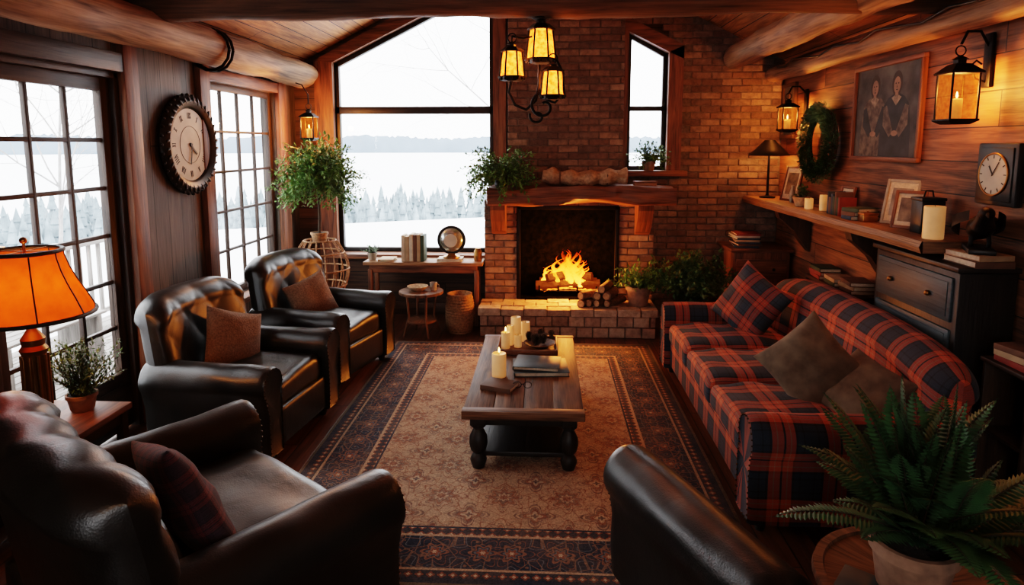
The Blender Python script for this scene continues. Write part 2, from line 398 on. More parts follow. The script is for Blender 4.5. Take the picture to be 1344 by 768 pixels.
def prism(name,polys,axis,a0,a1,mat,grain=None,parent=None):
    bm=bmesh.new()
    for P in polys:
        def pc(p,a): return (a,p[0],p[1]) if axis=='x' else (p[0],a,p[1])
        v0=[bm.verts.new(pc(p,a0)) for p in P]; v1=[bm.verts.new(pc(p,a1)) for p in P]
        bm.faces.new(v0); bm.faces.new(v1[::-1])
        for k in range(len(P)):
            k2=(k+1)%len(P); bm.faces.new([v0[k],v1[k],v1[k2],v0[k2]])
    bmesh.ops.recalc_face_normals(bm,faces=bm.faces[:])
    me=bm2me(bm,name); boxuv(me,grain)
    return fin(name,me,mat,parent=parent,smooth=False)
def log(name,p0,p1,r,mat,parent=None,amp=.12,r2=None):
    p0=Vector(p0);p1=Vector(p1); d=p1-p0; L=d.length; r2=r2 or r
    q=d.to_track_quat('Z','Y'); sd=random.random()*50
    ni=max(8,int(L/.08))
    def f(a,b):
        if a<=0 or a>=1: return Vector((0,0,L*a))
        a2=(a-1/ni)/(1-2/ni); rr=r+(r2-r)*a2
        t=b*2*pi; z=L*a2
        k=1+amp*noise.noise(Vector((cos(t)*.9+sd,sin(t)*.9,z*1.6)))*1.3+amp*.5*noise.noise(Vector((cos(t)*3+sd,sin(t)*3,z*6)))
        wx=.03*noise.noise(Vector((sd,z*.7,0)))*min(1,L)
        return Vector((rr*k*cos(t)+wx,rr*k*sin(t),z))
    o=grid(name,f,ni,22,mat,parent=parent,closej=True,uv=lambda a,b:(a*L,b*2*pi*r),ang=60,flip=True)
    o.rotation_mode='QUATERNION'; o.location=p0; o.rotation_quaternion=q
    return o
def pillow(name,w,h,t,mat,loc,rot,parent=None,n=22,wr=.016):
    sd=random.random()*30
    def sheet(sg):
        def f(a,b):
            u=sin((a*2-1)*pi/2); v=sin((b*2-1)*pi/2)
            th=max(0,(1-u**2)*(1-v**2))**.42
            x=u*w/2*(1-.09*(1-v*v)); y=v*h/2*(1-.09*(1-u*u))
            z=sg*t/2*th + wr*th*noise.noise(Vector((u*2.2+sd,v*2.2,sg)))
            return (x,y,z)
        return f
    V=[];F=[];UV=[]
    for sg in (1,-1):
        f=sheet(sg); base=len(V)
        for i in range(n+1):
            for j in range(n+1):
                p=f(i/n,j/n); V.append(p); UV.append((p[0],p[1]))
        for i in range(n):
            for j in range(n):
                q=[base+i*(n+1)+j,base+(i+1)*(n+1)+j,base+(i+1)*(n+1)+j+1,base+i*(n+1)+j+1]
                F.append(q if sg>0 else q[::-1])
    me=bpy.data.meshes.new(name); me.from_pydata(V,[],F); ul=me.uv_layers.new(name='UVMap')
    for l in me.loops: ul.data[l.index].uv=UV[l.vertex_index]
    bm=bmesh.new(); bm.from_mesh(me); bmesh.ops.remove_doubles(bm,verts=bm.verts,dist=1e-5); bm.to_mesh(me); bm.free()
    return fin(name,me,mat,loc,rot,parent,ang=0)
def leaf(V,F,base,d,up,L,w):
    d=d.normalized(); s=d.cross(up)
    if s.length<1e-4: s=Vector((1,0,0))
    s.normalize(); n=s.cross(d)
    i=len(V)
    V+= [base, base+d*L*.45+s*w/2-n*w*.12, base+d*L, base+d*L*.45-s*w/2-n*w*.12, base+d*L*.45+n*w*.1]
    F+= [(i,i+1,i+4),(i+1,i+2,i+4),(i+2,i+3,i+4),(i+3,i,i+4)]
def rmesh(name,V,F,mat,parent=None,loc=(0,0,0),smooth=False):
    me=bpy.data.meshes.new(name); me.from_pydata([tuple(v) for v in V],[],F)
    return fin(name,me,mat,loc,parent=parent,smooth=smooth)
def foliage(parent,base,n,L,elev,droop,ll,lw,spacing,mat,az=(0,2*pi),fern=False,name='leaves',spread=.02,jit=.5,stemr=.003):
    V=[];F=[];stems=[]
    for k in range(n):
        a=random.uniform(*az); e=R(random.uniform(*elev)); LL=L*random.uniform(.65,1.1)
        d=Vector((cos(a)*cos(e),sin(a)*cos(e),sin(e)))
        p=Vector(base)+Vector((random.uniform(-spread,spread),random.uniform(-spread,spread),0))
        steps=max(4,int(LL/spacing)); ds=LL/steps; pts=[(p[0],p[1],p[2],1)]
        for s in range(steps):
            t=(s+1)/steps
            d=(d+Vector((0,0,-droop*ds*(.4+t)))).normalized(); p=p+d*ds
            pts.append((p[0],p[1],p[2],1-.8*t))
            side=d.cross(Vector((0,0,1)))
            if side.length<.05: side=Vector((1,0,0))
            side.normalize(); up=side.cross(d).normalized()
            if fern:
                lf=ll*(sin(pi*min(1,t*.92+.08))**.8)*random.uniform(.85,1.1)
                for sg in (-1,1):
                    leaf(V,F,p.copy(),side*sg+d*.35-up*.15,up,lf,lw)
            else:
                for q in range(2):
                    rv=Vector((random.uniform(-1,1),random.uniform(-1,1),random.uniform(-1,1)))
                    leaf(V,F,p.copy(),d*.5+rv*jit*1.6,Vector((random.uniform(-.5,.5),random.uniform(-.5,.5),1)).normalized(),ll*random.uniform(.6,1.2),lw*random.uniform(.7,1.2))
        stems.append(pts)
    tube(name+'_stems',stems,stemr,STEM,parent,res=0)
    return rmesh(name,V,F,mat,parent)
def pot(parent,r,h,mat,loc=(0,0,0)):
    x,y,z=loc
    prof=[(0,0),(r*.72,0),(r*.8,h*.1),(r*.97,h*.78),(r*1.06,h*.8),(r*1.06,h),(r*.92,h),(r*.88,h*.88),(0,h*.88)]
    lathe('pot',prof,mat,loc,parent=parent)
    cyl('soil',r*.88,.01,SOIL,(x,y,z+h*.89),parent=parent)

# ------------------------------------------------------------ room
XL,XR,YB,YF=-2.75,2.5,7.1,-1.7
XRG,ZRG=-.1,4.07
def roof(x): return ZRG-.5*abs(x-XRG)
flo=b2('floor',(XL-.15,YF,-.12),(XR+.15,YB+.15,0),P_FLOOR,bevel=0)
boxuv(flo.data,1)
zl=roof(XL)
DY0,DY1,DZ=2.98,4.12,2.36
WY0,WY1,WZ0,WZ1=5.2,6.56,.56,2.42
prism('wall_left',[[(YF,0),(DY0,0),(DY0,zl),(YF,zl)],[(DY0,DZ),(DY1,DZ),(DY1,zl),(DY0,zl)],
    [(DY1,0),(WY0,0),(WY0,zl),(DY1,zl)],[(WY0,0),(WY1,0),(WY1,WZ0),(WY0,WZ0)],[(WY0,WZ1),(WY1,WZ1),(WY1,zl),(WY0,zl)],
    [(WY1,0),(YB,0),(YB,zl),(WY1,zl)]],'x',XL-.15,XL,P_LEFT,grain=2)
zr=roof(XR)
prism('wall_right',[[(YF,0),(YB,0),(YB,zr),(YF,zr)]],'x',XR,XR+.15,P_RIGHT,grain=1)
BX0,BX1,BZ0=-2.3,-.56,.71
SX0,SX1,SZ0=.87,1.29,1.63
prism('wall_back',[[(XL-.15,0),(BX0,0),(BX0,roof(BX0)),(XL-.15,roof(XL-.15))],[(BX0,0),(BX1,0),(BX1,BZ0),(BX0,BZ0)],
    [(BX0,2.78),(-1.18,3.32),(BX1,3.32),(BX1,roof(BX1)),(BX0,roof(BX0))],
    [(BX1,0),(SX0,0),(SX0,roof(SX0)),(XRG,ZRG),(BX1,roof(BX1))],
    [(SX0,0),(SX1,0),(SX1,SZ0),(SX0,SZ0)],[(SX0,3.07),(SX1,2.86),(SX1,roof(SX1)),(SX0,roof(SX0))],
    [(SX1,0),(XR+.15,0),(XR+.15,roof(XR+.15)),(SX1,roof(SX1))]],'y',YB,YB+.15,P_WHITE,grain=0)
prism('wall_front',[[(XL-.15,0),(-1.0,0),(-1.0,roof(-1.0)),(XL-.15,roof(XL-.15))],[(-1.0,0),(1.0,0),(1.0,1.0),(-1.0,1.0)],
    [(-1.0,2.2),(1.0,2.2),(1.0,roof(1.0)),(XRG,ZRG),(-1.0,roof(-1.0))],[(1.0,0),(XR+.15,0),(XR+.15,roof(XR+.15)),(1.0,roof(1.0))]],'y',YF-.15,YF,P_LEFT,grain=2)  # opening in this rear wall is added to let fill light in
prism('ceiling',[[(XL-.4,roof(XL-.4)),(XRG,ZRG),(XR+.4,roof(XR+.4)),(XR+.4,roof(XR+.4)+.12),(XRG,ZRG+.12),(XL-.4,roof(XL-.4)+.12)]],'y',YF-.3,YB+.5,P_CEIL,grain=1)
def bricks(bm,a0,a1,z0,z1,plane,face,depth,bl=.21,bh=.07,gap=.011,hole=None,inward=1):
    row=0; z=z0
    while z<z1-.015:
        h=min(bh,z1-z); a=a0-(bl/2 if row%2 else 0)
        while a<a1-.001:
            s=max(a,a0); e=min(a+bl,a1)
            if e-s>.03:
                cs,ce=s+gap/2,e-gap/2
                if not (hole and hole((s+e)/2,z+h/2)):
                    j=random.uniform(-.007,.007); zz0,zz1=z+gap/2,z+h-gap/2
                    f0=face+j*inward; f1=face+depth*inward
                    if plane=='y': pts=[(x,y,q) for x in (cs,ce) for y in (f0,f1) for q in (zz0,zz1)]
                    elif plane=='x': pts=[(y,x,q) for x in (cs,ce) for y in (f0,f1) for q in (zz0,zz1)]
                    else: pts=[(x,q,y) for x in (cs,ce) for y in (f0,f1) for q in (zz0,zz1)]
                    vs=[bm.verts.new(Vector(p)+Vector([random.uniform(-.002,.002) for _ in range(3)])) for p in pts]
                    for q in ((0,1,3,2),(4,6,7,5),(0,4,5,1),(2,3,7,6),(0,2,6,4),(1,5,7,3)): bm.faces.new([vs[i] for i in q])
            a+=bl
        z+=bh; row+=1
def brickobj(name,bm,mat,parent=None):
    bmesh.ops.recalc_face_normals(bm,faces=bm.faces[:])
    me=bm2me(bm,name); o=fin(name,me,mat,parent=parent,smooth=False)
    md=o.modifiers.new('bevel','BEVEL'); md.width=.005; md.segments=2
    return o
bm=bmesh.new()
bricks(bm,.80,XR,0,3.62,'y',YB-.045,.05,hole=lambda x,z:(z>roof(x)-.03) or (x<SX1+.15 and x>SX0-.1 and z>1.55 and z<3.25-.5*(x-SX0)))
tb=brickobj('trim_1_brick_facing',bm,BRICK)
prism('trim_2_mortar_bed',[[(SX1,0),(XR,0),(XR,roof(XR)),(SX1,roof(SX1))],[(.8,0),(SX1,0),(SX1,SZ0),(.8,SZ0)]],'y',YB-.032,YB,MORTAR)

# ------------------------------------------------------------ windows & door
def wbars(par,plane,at,a0,a1,z0,z1,cols,rows,fw,bw,mat,th=.05):
    def bb(n,al,ah,zl_,zh,t):
        if plane=='x': b2(n,(at-t/2,al,zl_),(at+t/2,ah,zh),mat,par,.004)
        else: b2(n,(al,at-t/2,zl_),(ah,at+t/2,zh),mat,par,.004)
    bb('stile',a0,a0+fw,z0,z1,th); bb('stile',a1-fw,a1,z0,z1,th)
    bb('rail_bottom',a0+fw,a1-fw,z0,z0+fw,th); bb('rail_top',a0+fw,a1-fw,z1-fw,z1,th)
    for k in range(1,cols):
        c=a0+fw+(a1-a0-2*fw)*k/cols; bb('muntin',c-bw/2,c+bw/2,z0+fw,z1-fw,th*.6)
    for k in range(1,rows):
        c=z0+fw+(z1-z0-2*fw)*k/rows; bb('muntin',a0+fw,a1-fw,c-bw/2,c+bw/2,th*.55)
    if plane=='x': b2('glass_pane',(at-.003,a0+fw,z0+fw),(at+.003,a1-fw,z1-fw),GLASS,par,0)
    else: b2('glass_pane',(a0+fw,at-.003,z0+fw),(a1-fw,at+.003,z1-fw),GLASS,par,0)
w3=E('window_3'); wbars(w3,'x',XL-.07,WY0,WY1,WZ0,WZ1,4,5,.06,.024,W_DOOR)
d1=E('door_1')
wbars(d1,'x',XL-.06,DY0+.06,DY1-.04,.32,DZ-.04,3,6,.085,.026,W_DOOR,.05)
b2('kick_panel',(XL-.085,DY0+.06,.02),(XL-.035,DY1-.04,.32),W_DOOR,d1)
b2('jamb',(XL-.15,DY0,0),(XL+.0,DY0+.06,DZ),W_DOOR,d1); b2('jamb',(XL-.15,DY1-.04,0),(XL,DY1,DZ),W_DOOR,d1); b2('jamb_head',(XL-.15,DY0,DZ-.04),(XL,DY1,DZ),W_DOOR,d1)
cyl('handle_rose',.028,.012,IRON,(XL-.03,DY0+.1,1.3),(0,R(90),0),d1)
tube('handle_lever',[(XL-.02,DY0+.1,1.3),(XL+.03,DY0+.1,1.3),(XL+.035,DY0+.14,1.3),(XL+.035,DY0+.22,1.295)],.011,IRON,d1)
def T(n,lo,hi,m=W_TRIM): return b2('trim_%d'%n,lo,hi,m)
T(3,(XL,DY1,0),(XL+.05,DY1+.15,2.62)); T(4,(XL,WY0-.15,0),(XL+.05,WY0,2.62)); T(5,(XL,WY1,0),(XL+.05,WY1+.2,2.62))
T(6,(XL,DY0-.14,0),(XL+.05,DY0,2.62),W_DOOR); T(7,(XL,DY0,DZ),(XL+.045,DY1,DZ+.12),W_DOOR); T(8,(XL,WY0,WZ1),(XL+.045,WY1,WZ1+.1))
T(9,(XL-.02,WY0-.05,WZ0-.05),(XL+.12,WY1+.05,WZ0),W_TRIM)
b2('baseboard_left',(XL,DY1+.15,0),(XL+.03,WY0-.15,.14),W_DARK)
b2('baseboard_left',(XL,WY0,0),(XL+.03,WY1,.14),W_DARK)
b2('baseboard_back',(XL+.05,YB-.03,0),(-.64,YB,.14),W_DARK)
b2('baseboard_right',(XR-.03,YF,0),(XR,3.0,.14),W_DARK)
w1=E('window_1')
def frame_poly(par,pts,wd,y0,y1,mat,closed=True):
    n=len(pts)
    for k in range(n if closed else n-1):
        a=Vector(pts[k]); b=Vector(pts[(k+1)%n]); d=b-a; L=d.length
        ang=math.atan2(d.y,d.x); c=(a+b)/2
        box('frame_member',(L+wd*.9,y1-y0,wd),(c.x,(y0+y1)/2,c.y),mat,(0,-ang,0),par,.006)
big=[(BX0,BZ0),(BX1,BZ0),(BX1,3.32),(-1.18,3.32),(BX0,2.78)]
frame_poly(w1,[(BX0+.02,BZ0+.02),(BX1-.02,BZ0+.02),(BX1-.02,3.30),(-1.18,3.30),(BX0+.02,2.76)],.05,YB+.02,YB+.09,W_BLACK)
b2('transom_bar',(BX0,YB+.02,2.235),(BX1,YB+.09,2.315),W_BLACK,w1)
prism('glass_pane',[big],'y',YB+.05,YB+.056,GLASS,parent=w1)
def tp(n,poly,y0=YB-.07,y1=YB+.02,m=W_TRIM,g=None): 
    return prism('trim_%d'%n,[poly],'y',y0,y1,m,grain=g)
tp(10,[(BX0-.2,.3),(BX0,.3),(BX0,2.78),(BX0-.2,2.80)],g=2)
tp(11,[(BX1,.3),(BX1+.14,.3),(BX1+.14,3.48),(BX1,3.48)],g=2)
tp(12,[(BX0-.2,2.80),(BX0,2.78),(-1.18,3.32),(-1.21,3.46)],g=0)
tp(13,[(-1.18,3.32),(BX1,3.32),(BX1,3.46),(-1.21,3.46)],g=0)
b2('trim_14',(BX0-.1,YB-.2,BZ0-.05),(BX1+.14,YB+.02,BZ0),W_TRIM)
w2=E('window_2')
frame_poly(w2,[(SX0+.02,SZ0+.02),(SX1-.02,SZ0+.02),(SX1-.02,2.84),(SX0+.02,3.05)],.045,YB+.02,YB+.08,W_BLACK)
b2('transom_bar',(SX0,YB+.02,2.26),(SX1,YB+.08,2.31),W_BLACK,w2)
prism('glass_pane',[[(SX0,SZ0),(SX1,SZ0),(SX1,2.86),(SX0,3.07)]],'y',YB+.05,YB+.056,GLASS,parent=w2)
tp(15,[(SX1,SZ0-.05),(SX1+.15,SZ0-.05),(SX1+.15,2.93),(SX1,2.86)],YB-.1,g=2)
tp(16,[(SX0-.06,SZ0-.05),(SX0,SZ0-.05),(SX0,3.07),(SX0-.06,3.1)],YB-.1,g=2)
tp(17,[(SX0-.06,3.10),(SX0,3.07),(SX1,2.86),(SX1+.15,2.79),(SX1+.15,2.93),(SX0-.06,3.24)],YB-.1,g=0)
b2('trim_18',(SX0-.06,YB-.22,SZ0-.06),(SX1+.2,YB+.02,SZ0),W_TRIM)
w4=E('added_fill_window'); wbars(w4,'y',YF-.07,-1.0,1.0,1.0,2.2,4,3,.05,.02,W_DOOR)  # unseen window added behind the camera so skylight fills the room

# ------------------------------------------------------------ logs
log('ceiling_beam',(-2.72,4.2,2.83),(2.45,4.2,2.83),.14,W_LOGD)
log('wall_log',(-2.56,YF+.05,2.62),(-2.56,6.98,2.64),.13,W_LOG,amp=.2)
log('wall_log',(1.95,YF+.05,2.80),(1.95,7.0,2.80),.12,W_LOG,amp=.2)
log('wall_log',(2.36,YF+.05,2.60),(2.36,7.02,2.62),.075,W_LOG,amp=.14)
log('ridge_beam',(XRG,YF+.05,3.78),(XRG,6.78,3.78),.14,W_LOGD)
tube('iron_strap',[[(-2.56+.155*cos(t/14*2*pi),4.95+dy,2.62+.155*sin(t/14*2*pi)) for t in range(15)] for dy in (0,.06)],.012,IRON)
tube('electric_cable',[(2.28+.02*sin(k*1.1),2.2+k*.25,2.66+.025*sin(k*2.1)) for k in range(19)],.008,BLACK)

# ------------------------------------------------------------ fireplace
FX0,FX1,FYF=-.63,1.13,6.68
OX0,OX1,OZ0,OZ1=-.28,.76,.29,1.27
fp=E('brick_fireplace')
b2('mortar_core_left',(FX0+.01,FYF+.015,0),(OX0-.02,YB,1.33),MORTAR,fp,0)
b2('mortar_core_right',(OX1+.02,FYF+.015,0),(FX1-.01,YB,1.33),MORTAR,fp,0)
b2('mortar_core_top',(OX0-.02,FYF+.015,OZ1+.01),(OX1+.02,YB,1.33),MORTAR,fp,0)
b2('mortar_core_base',(OX0-.02,FYF+.015,0),(OX1+.02,YB,OZ0-.01),MORTAR,fp,0)
CX0,CX1,CYF=-.39,.81,6.80
prism('mortar_core_chimney',[[(CX0+.01,1.33),(CX1-.01,1.33),(CX1-.01,roof(CX1)-.01),(XRG,ZRG-.02),(CX0+.01,roof(CX0)-.01)]],'y',CYF+.015,YB,MORTAR,parent=fp)
bm=bmesh.new()
bricks(bm,FX0,OX0,.0,1.33,'y',FYF,.06); bricks(bm,OX1,FX1,.0,1.33,'y',FYF,.06); bricks(bm,OX0,OX1,OZ1,1.33,'y',FYF,.06)
bricks(bm,FYF+.06,YB,0,1.33,'x',FX0,.05); bricks(bm,FYF+.06,YB,0,1.33,'x',FX1,.05,inward=-1)
bricks(bm,CX0,CX1,1.33,3.75,'y',CYF,.06); bricks(bm,CYF+.06,YB,1.33,3.75,'x',CX0,.05); bricks(bm,CYF+.06,YB,1.33,3.6,'x',CX1,.05,inward=-1)
brickobj('brickwork',bm,BRICK,fp)
bm=bmesh.new()
HX0,HX1,HYF=-.64,1.10,6.25
bricks(bm,HX0,HX1,0,.22,'y',HYF,.1,bl=.16,bh=.11); 
bricks(bm,HYF+.1,FYF,0,.22,'x',HX0,.1,bl=.16,bh=.11); bricks(bm,HYF+.1,FYF,0,.22,'x',HX1,.1,inward=-1,bl=.16,bh=.11)
bricks(bm,HX0-.02,HX1+.02,HYF-.02,FYF-.005,'z',.29,.07,bl=.23,bh=.15,inward=-1)
brickobj('hearth_bricks',bm,STONE,fp)
b2('hearth_core',(HX0+.02,HYF+.03,0),(HX1-.02,FYF,.275),MORTAR,fp,0)
b2('firebox_back',(OX0,YB-.02,OZ0),(OX1,YB+.0,OZ1),SOOT,fp,0)
b2('firebox_side',(OX0-.02,FYF+.05,OZ0),(OX0+.01,YB,OZ1),SOOT,fp,0); b2('firebox_side',(OX1-.01,FYF+.05,OZ0),(OX1+.02,YB,OZ1),SOOT,fp,0)
b2('firebox_top',(OX0,FYF+.05,OZ1-.02),(OX1,YB,OZ1+.01),SOOT,fp,0); b2('firebox_floor',(OX0,FYF,OZ0-.02),(OX1,YB,OZ0+.005),SOOT,fp,0)
for a,b_ in (((OX0-.01,OZ0),(OX0+.03,OZ1)),((OX1-.03,OZ0),(OX1+.01,OZ1)),((OX0,OZ1-.035),(OX1,OZ1+.005))):
    b2('iron_surround',(a[0],FYF-.012,a[1]),(b_[0],FYF+.03,b_[1]),IRON,fp,.004)
def mant(a,b):
    if a in(0,1): 
        return Vector((-.60+1.91*a,6.56,1.40))
    t=b*2*pi; x=-.60+1.91*a
    cy=max(-1,min(1,1.35*cos(t))); cz=max(-1,min(1,1.35*sin(t)))
    k=.012*noise.noise(Vector((x*3,cos(t)*2,sin(t)*2)))*3
    return Vector((x,6.56+(.22+k)*cy,1.40+(.085+k)*cz+.012*sin(x*3)))
grid('mantel_beam',mant,60,24,W_TRIM,parent=fp,closej=True,uv=lambda a,b:(a*1.9,b*.8),flip=True)
for x in (-.47,1.0):
    prism('mantel_corbel',[[(6.67,.98),(6.60,1.02),(6.50,1.13),(6.42,1.25),(6.40,1.32),(6.68,1.32)]],'x',x-.075,x+.075,W_TRIM,grain=2,parent=fp)
fire=E('fireplace_fire',(.25,6.86,.30))
for sx in(-.3,-.1,.1,.3): tube('grate_bar',[(sx,-.12,.12),(sx,-.13,.06),(sx,.1,.06),(sx,.1,0)],.01,IRON,fire)
tube('grate_rail',[(-.34,-.1,.06),(.34,-.1,.06)],.01,IRON,fire)
for p0,p1,r in (((-.34,-.06,.11),(.34,-.02,.12),.05),((-.3,.1,.11),(.32,.07,.11),.055),((-.22,-.08,.19),(.2,.12,.22),.045),((-.2,.12,.2),(.26,-.06,.21),.042)):
    log('burning_log',p0,p1,r,CHAR,fire,amp=.3)
grid('ember_bed',lambda a,b:Vector(((a-.5)*.62,(b-.5)*.22,.055+.03*noise.noise(Vector((a*14,b*7,0)))+.03*sin(a*pi))),30,14,EMBER,parent=fire)
V=[];F=[]
for k in range(34):
    bx=random.uniform(-.27,.27); by=random.uniform(-.09,.09); H=random.uniform(.14,.26)+.28*math.exp(-(bx/.13)**2)*random.uniform(.4,1); r=random.uniform(.018,.038)
    ph=random.uniform(0,6); base=len(V); n=14;m=8
    for i in range(n+1):
        t=i/n; rr=r*sin(pi*min(1,(t*.75+.25)))*(1-t)**.35 if t<1 else 0
        wx=.06*t*sin(ph+t*6)*(1+t)-bx*.4*t; wy=.02*t*cos(ph+t*5)
        for j in range(m):
            a=j/m*2*pi; V.append(Vector((bx+wx+rr*cos(a),by+wy+rr*.6*sin(a),.1+H*t)))
    for i in range(n):
        for j in range(m): F.append((base+i*m+j,base+i*m+(j+1)%m,base+(i+1)*m+(j+1)%m,base+(i+1)*m+j))
rmesh('flames',V,F,FLAME,fire,smooth=True)

fw=E('firewood_pile',(.60,6.44,.29))
for (x,z,y) in ((-.17,.04,0),(-.08,.042,.02),(.02,.045,-.01),(.12,.04,.01),(-.12,.115,0),(-.03,.118,.01),(.07,.12,0),(.02,.19,0)):
    an=random.uniform(-.25,.25)+.5; L=.17
    p0=(x-L*sin(an),y-L*cos(an)*.8,z); p1=(x+L*sin(an),y+L*cos(an)*.8,z+random.uniform(-.01,.02))
    log('split_log',p0,p1,random.uniform(.036,.046),BARK,fw,amp=.25)
    d=(Vector(p1)-Vector(p0)).normalized()
    cyl('cut_end',.033,.006,CUTW,Vector(p0)-d*.002,rot=d.to_track_quat('Z','Y').to_euler(),parent=fw)

# ------------------------------------------------------------ seating
def nailheads(parent,pts,r=.0055):
    bm=bmesh.new()
    for p in pts: bmesh.ops.create_icosphere(bm,subdivisions=1,radius=r,matrix=Matrix.Translation(p))
    fin('nail_heads',bm2me(bm,'nail_heads'),NAIL,parent=parent)
def arm(parent,side,x0,x1,yc,z0,ztop,r,t,mat,nails=True):
    cz=ztop-r; cy=.02
    pts=[(-t/2,z0),(-t/2,z0+(cz-z0)*.35),(-t/2,z0+(cz-z0)*.65)]
    for k in range(19):
        a=R(208-k*(208+38)/18); pts.append((cy+r*cos(a),cz+r*sin(a)))
    pts+=[(t/2+.005,z0+(cz-z0)*.6),(t/2+.005,z0+(cz-z0)*.3),(t/2+.005,z0),(0,z0)]
    n=len(pts); L=[0]
    for k in range(n): L.append(L[-1]+math.dist(pts[k],pts[(k+1)%n]))
    st=[(x0,0),(x0,.9),(x0+.02,1)]+[(x0+.02+(x1-x0-.06)*k/14,1) for k in range(1,15)]+[(x1-.015,.985),(x1,.93),(x1-.006,.88),(x1-.006,0)]
    m=len(st)-1
    cc=(0,(z0+ztop)/2)
    def f(a,b):
        x,s=st[round(a*m)]; p=pts[round(b*n)%n]
        y=cc[0]+(p[0]-cc[0])*s; z=cc[1]+(p[1]-cc[1])*(1-(1-s)*(1 if s==0 else .4))
        w=.008*noise.noise(Vector((x*5,y*8,z*8+side)))
        return Vector((x,side*(yc+y+w),z+w))
    grid('rolled_arm',f,m,n,mat,parent=parent,closej=True,uv=lambda a,b:(st[round(a*m)][0],L[round(b*n)]),ang=55,flip=(side>0))
    if nails:
        P=[]; acc=0
        for k in range(n-1):
            a,b=Vector(pts[k]),Vector(pts[k+1]); d=(b-a).length; s=0
            while acc+ (d-s) >= .03:
                s+= .03-acc; acc=0; q=a.lerp(b,s/d)
                P.append(Vector((x1+.001,side*(yc+q[0]*.9),cc[1]+(q[1]-cc[1])*.955)))
            acc+=d-s
        nailheads(parent,P)
def backrest(parent,W,xb,lean,z0,H,T,mat,tuft=0,barrel=.06,drop=.1,dx=.15,dz=.13):
    pts=[]
    top=H-T*.62
    for k in range(34):
        t=k/33; pts.append((T/2,z0+(top-z0)*t))
    for k in range(1,16):
        a=pi*k/16; pts.append((T*.62*cos(a)-T*.06,top+T*.62*sin(a)))
    for k in range(12):
        t=k/11; pts.append((-T/2,top+(z0-top)*t))
    n=len(pts); L=[0]
    for k in range(n): L.append(L[-1]+math.dist(pts[k],pts[(k+1)%n]))
    ni=80
    def f(a,b):
        u=max(-1,min(1,sin((a*2-1)*pi/2)*.35+(a*2-1)*.65)); 
        px,pz=pts[round(b*n)%n]; e=max(0,1-abs(u)**12)**.5
        zn=(pz-z0)/(H-z0)
        z=z0+(pz-z0)*(1-drop*abs(u)**5)
        y=u*W/2*(1+.03*sin(pi*zn))
        x=px*e
        if tuft and round(b*n)<44 and abs(u)<.97:
            A=y/dx+zn*(H-z0)/dz+.5; B=y/dx-zn*(H-z0)/dz+.5
            sa=abs(sin(pi*A)); sb_=abs(sin(pi*B))
            pf=(sa*sb_)**.5
            edge=min(1,(1-abs(u))*8)*min(1,max(0,zn-.15)*6)
            x+=tuft*(pf-.75)*edge
        elif not tuft: x+=.014*noise.noise(Vector((y*3,z*4,1)))
        return Vector((xb+x-lean*zn+barrel*u*u,y,z))
    grid('backrest',f,ni,n,mat,parent=parent,closej=True,uv=lambda a,b:((sin((a*2-1)*pi/2)*.35+(a*2-1)*.65)*W/2,L[round(b*n)]),ang=0,flip=True)
def armchair(name,loc,rz,W=.88,D=.92,H=1.0,armz=.62,t=.15,r=.10,dx=.26,dz=.34,tuft=.013,T=.20):
    e=E(name,loc,rz)
    yc=W/2-t/2-.02
    rbox('base',(D-.12,W-.1,.22),.03,LEATHER,(0,0,.19),parent=e)
    rbox('front_panel',(.06,W-2*t-.04,.24),.025,LEATHER,(D/2-.06,0,.2),parent=e)
    rbox('seat_cushion',(D-.22,W-2*t-.05,.17),.05,LEATHER,(.06,0,.385),parent=e,crown=.035,n=16,wob=.018)
    for s in (-1,1): arm(e,s,-D/2+.10,D/2-.01,yc,.07,armz,r,t,LEATHER)
    backrest(e,W-.06,-D/2+.20,.13,.12,H,T,LEATHER,tuft=tuft,barrel=.07,dx=dx,dz=dz)
    for x in (-D/2+.12,D/2-.1):
        for y in (-W/2+.1,W/2-.1): lathe('foot',[(0,0),(.022,0),(.03,.03),(.034,.075),(.036,.09),(0,.09)],W_BLACK,(x,y,0),parent=e,seg=16)
    return e
chA=armchair('leather_armchair',(-1.97,4.00,0),R(-7),W=.95,H=1.0,r=.11)
pillow('throw_pillow',.44,.40,.16,PIL_BR,(-.09,.06,.62),(R(72),R(20),R(70)),chA)
chB=armchair('leather_armchair',(-1.88,5.24,0),R(-14),W=.93,r=.11)
pillow('throw_pillow',.42,.38,.15,PIL_BR,(-.09,.0,.61),(R(72),R(-14),R(72)),chB)
chC=armchair('leather_armchair',(-1.36,2.27,0),R(53),W=1.24,D=1.08,H=1.02,armz=.64,r=.125,t=.18,dx=.27,dz=.3,tuft=.034,T=.24)
pillow('throw_pillow',.54,.48,.17,PIL_WINE,(-.08,-.16,.64),(R(68),R(16),R(82)),chC)
chD=E('leather_armchair',(.72,2.36,0),R(113))
arm(chD,1,-.55,.40,.20,.07,.64,.125,.18,LEATHER)
rbox('base',(.86,.24,.20),.03,LEATHER,(-.12,.03,.18),parent=chD)
rbox('seat_cushion',(.80,.20,.14),.05,LEATHER,(-.10,.02,.34),parent=chD,crown=.02)
rbox('backrest',(.14,.30,.36),.06,LEATHER,(-.47,.14,.34),parent=chD)
for x in (-.5,.26):
    for y in (-.04,.2): lathe('foot',[(0,0),(.022,0),(.03,.03),(.034,.08),(0,.09)],W_BLACK,(x,y,0),parent=chD,seg=16)

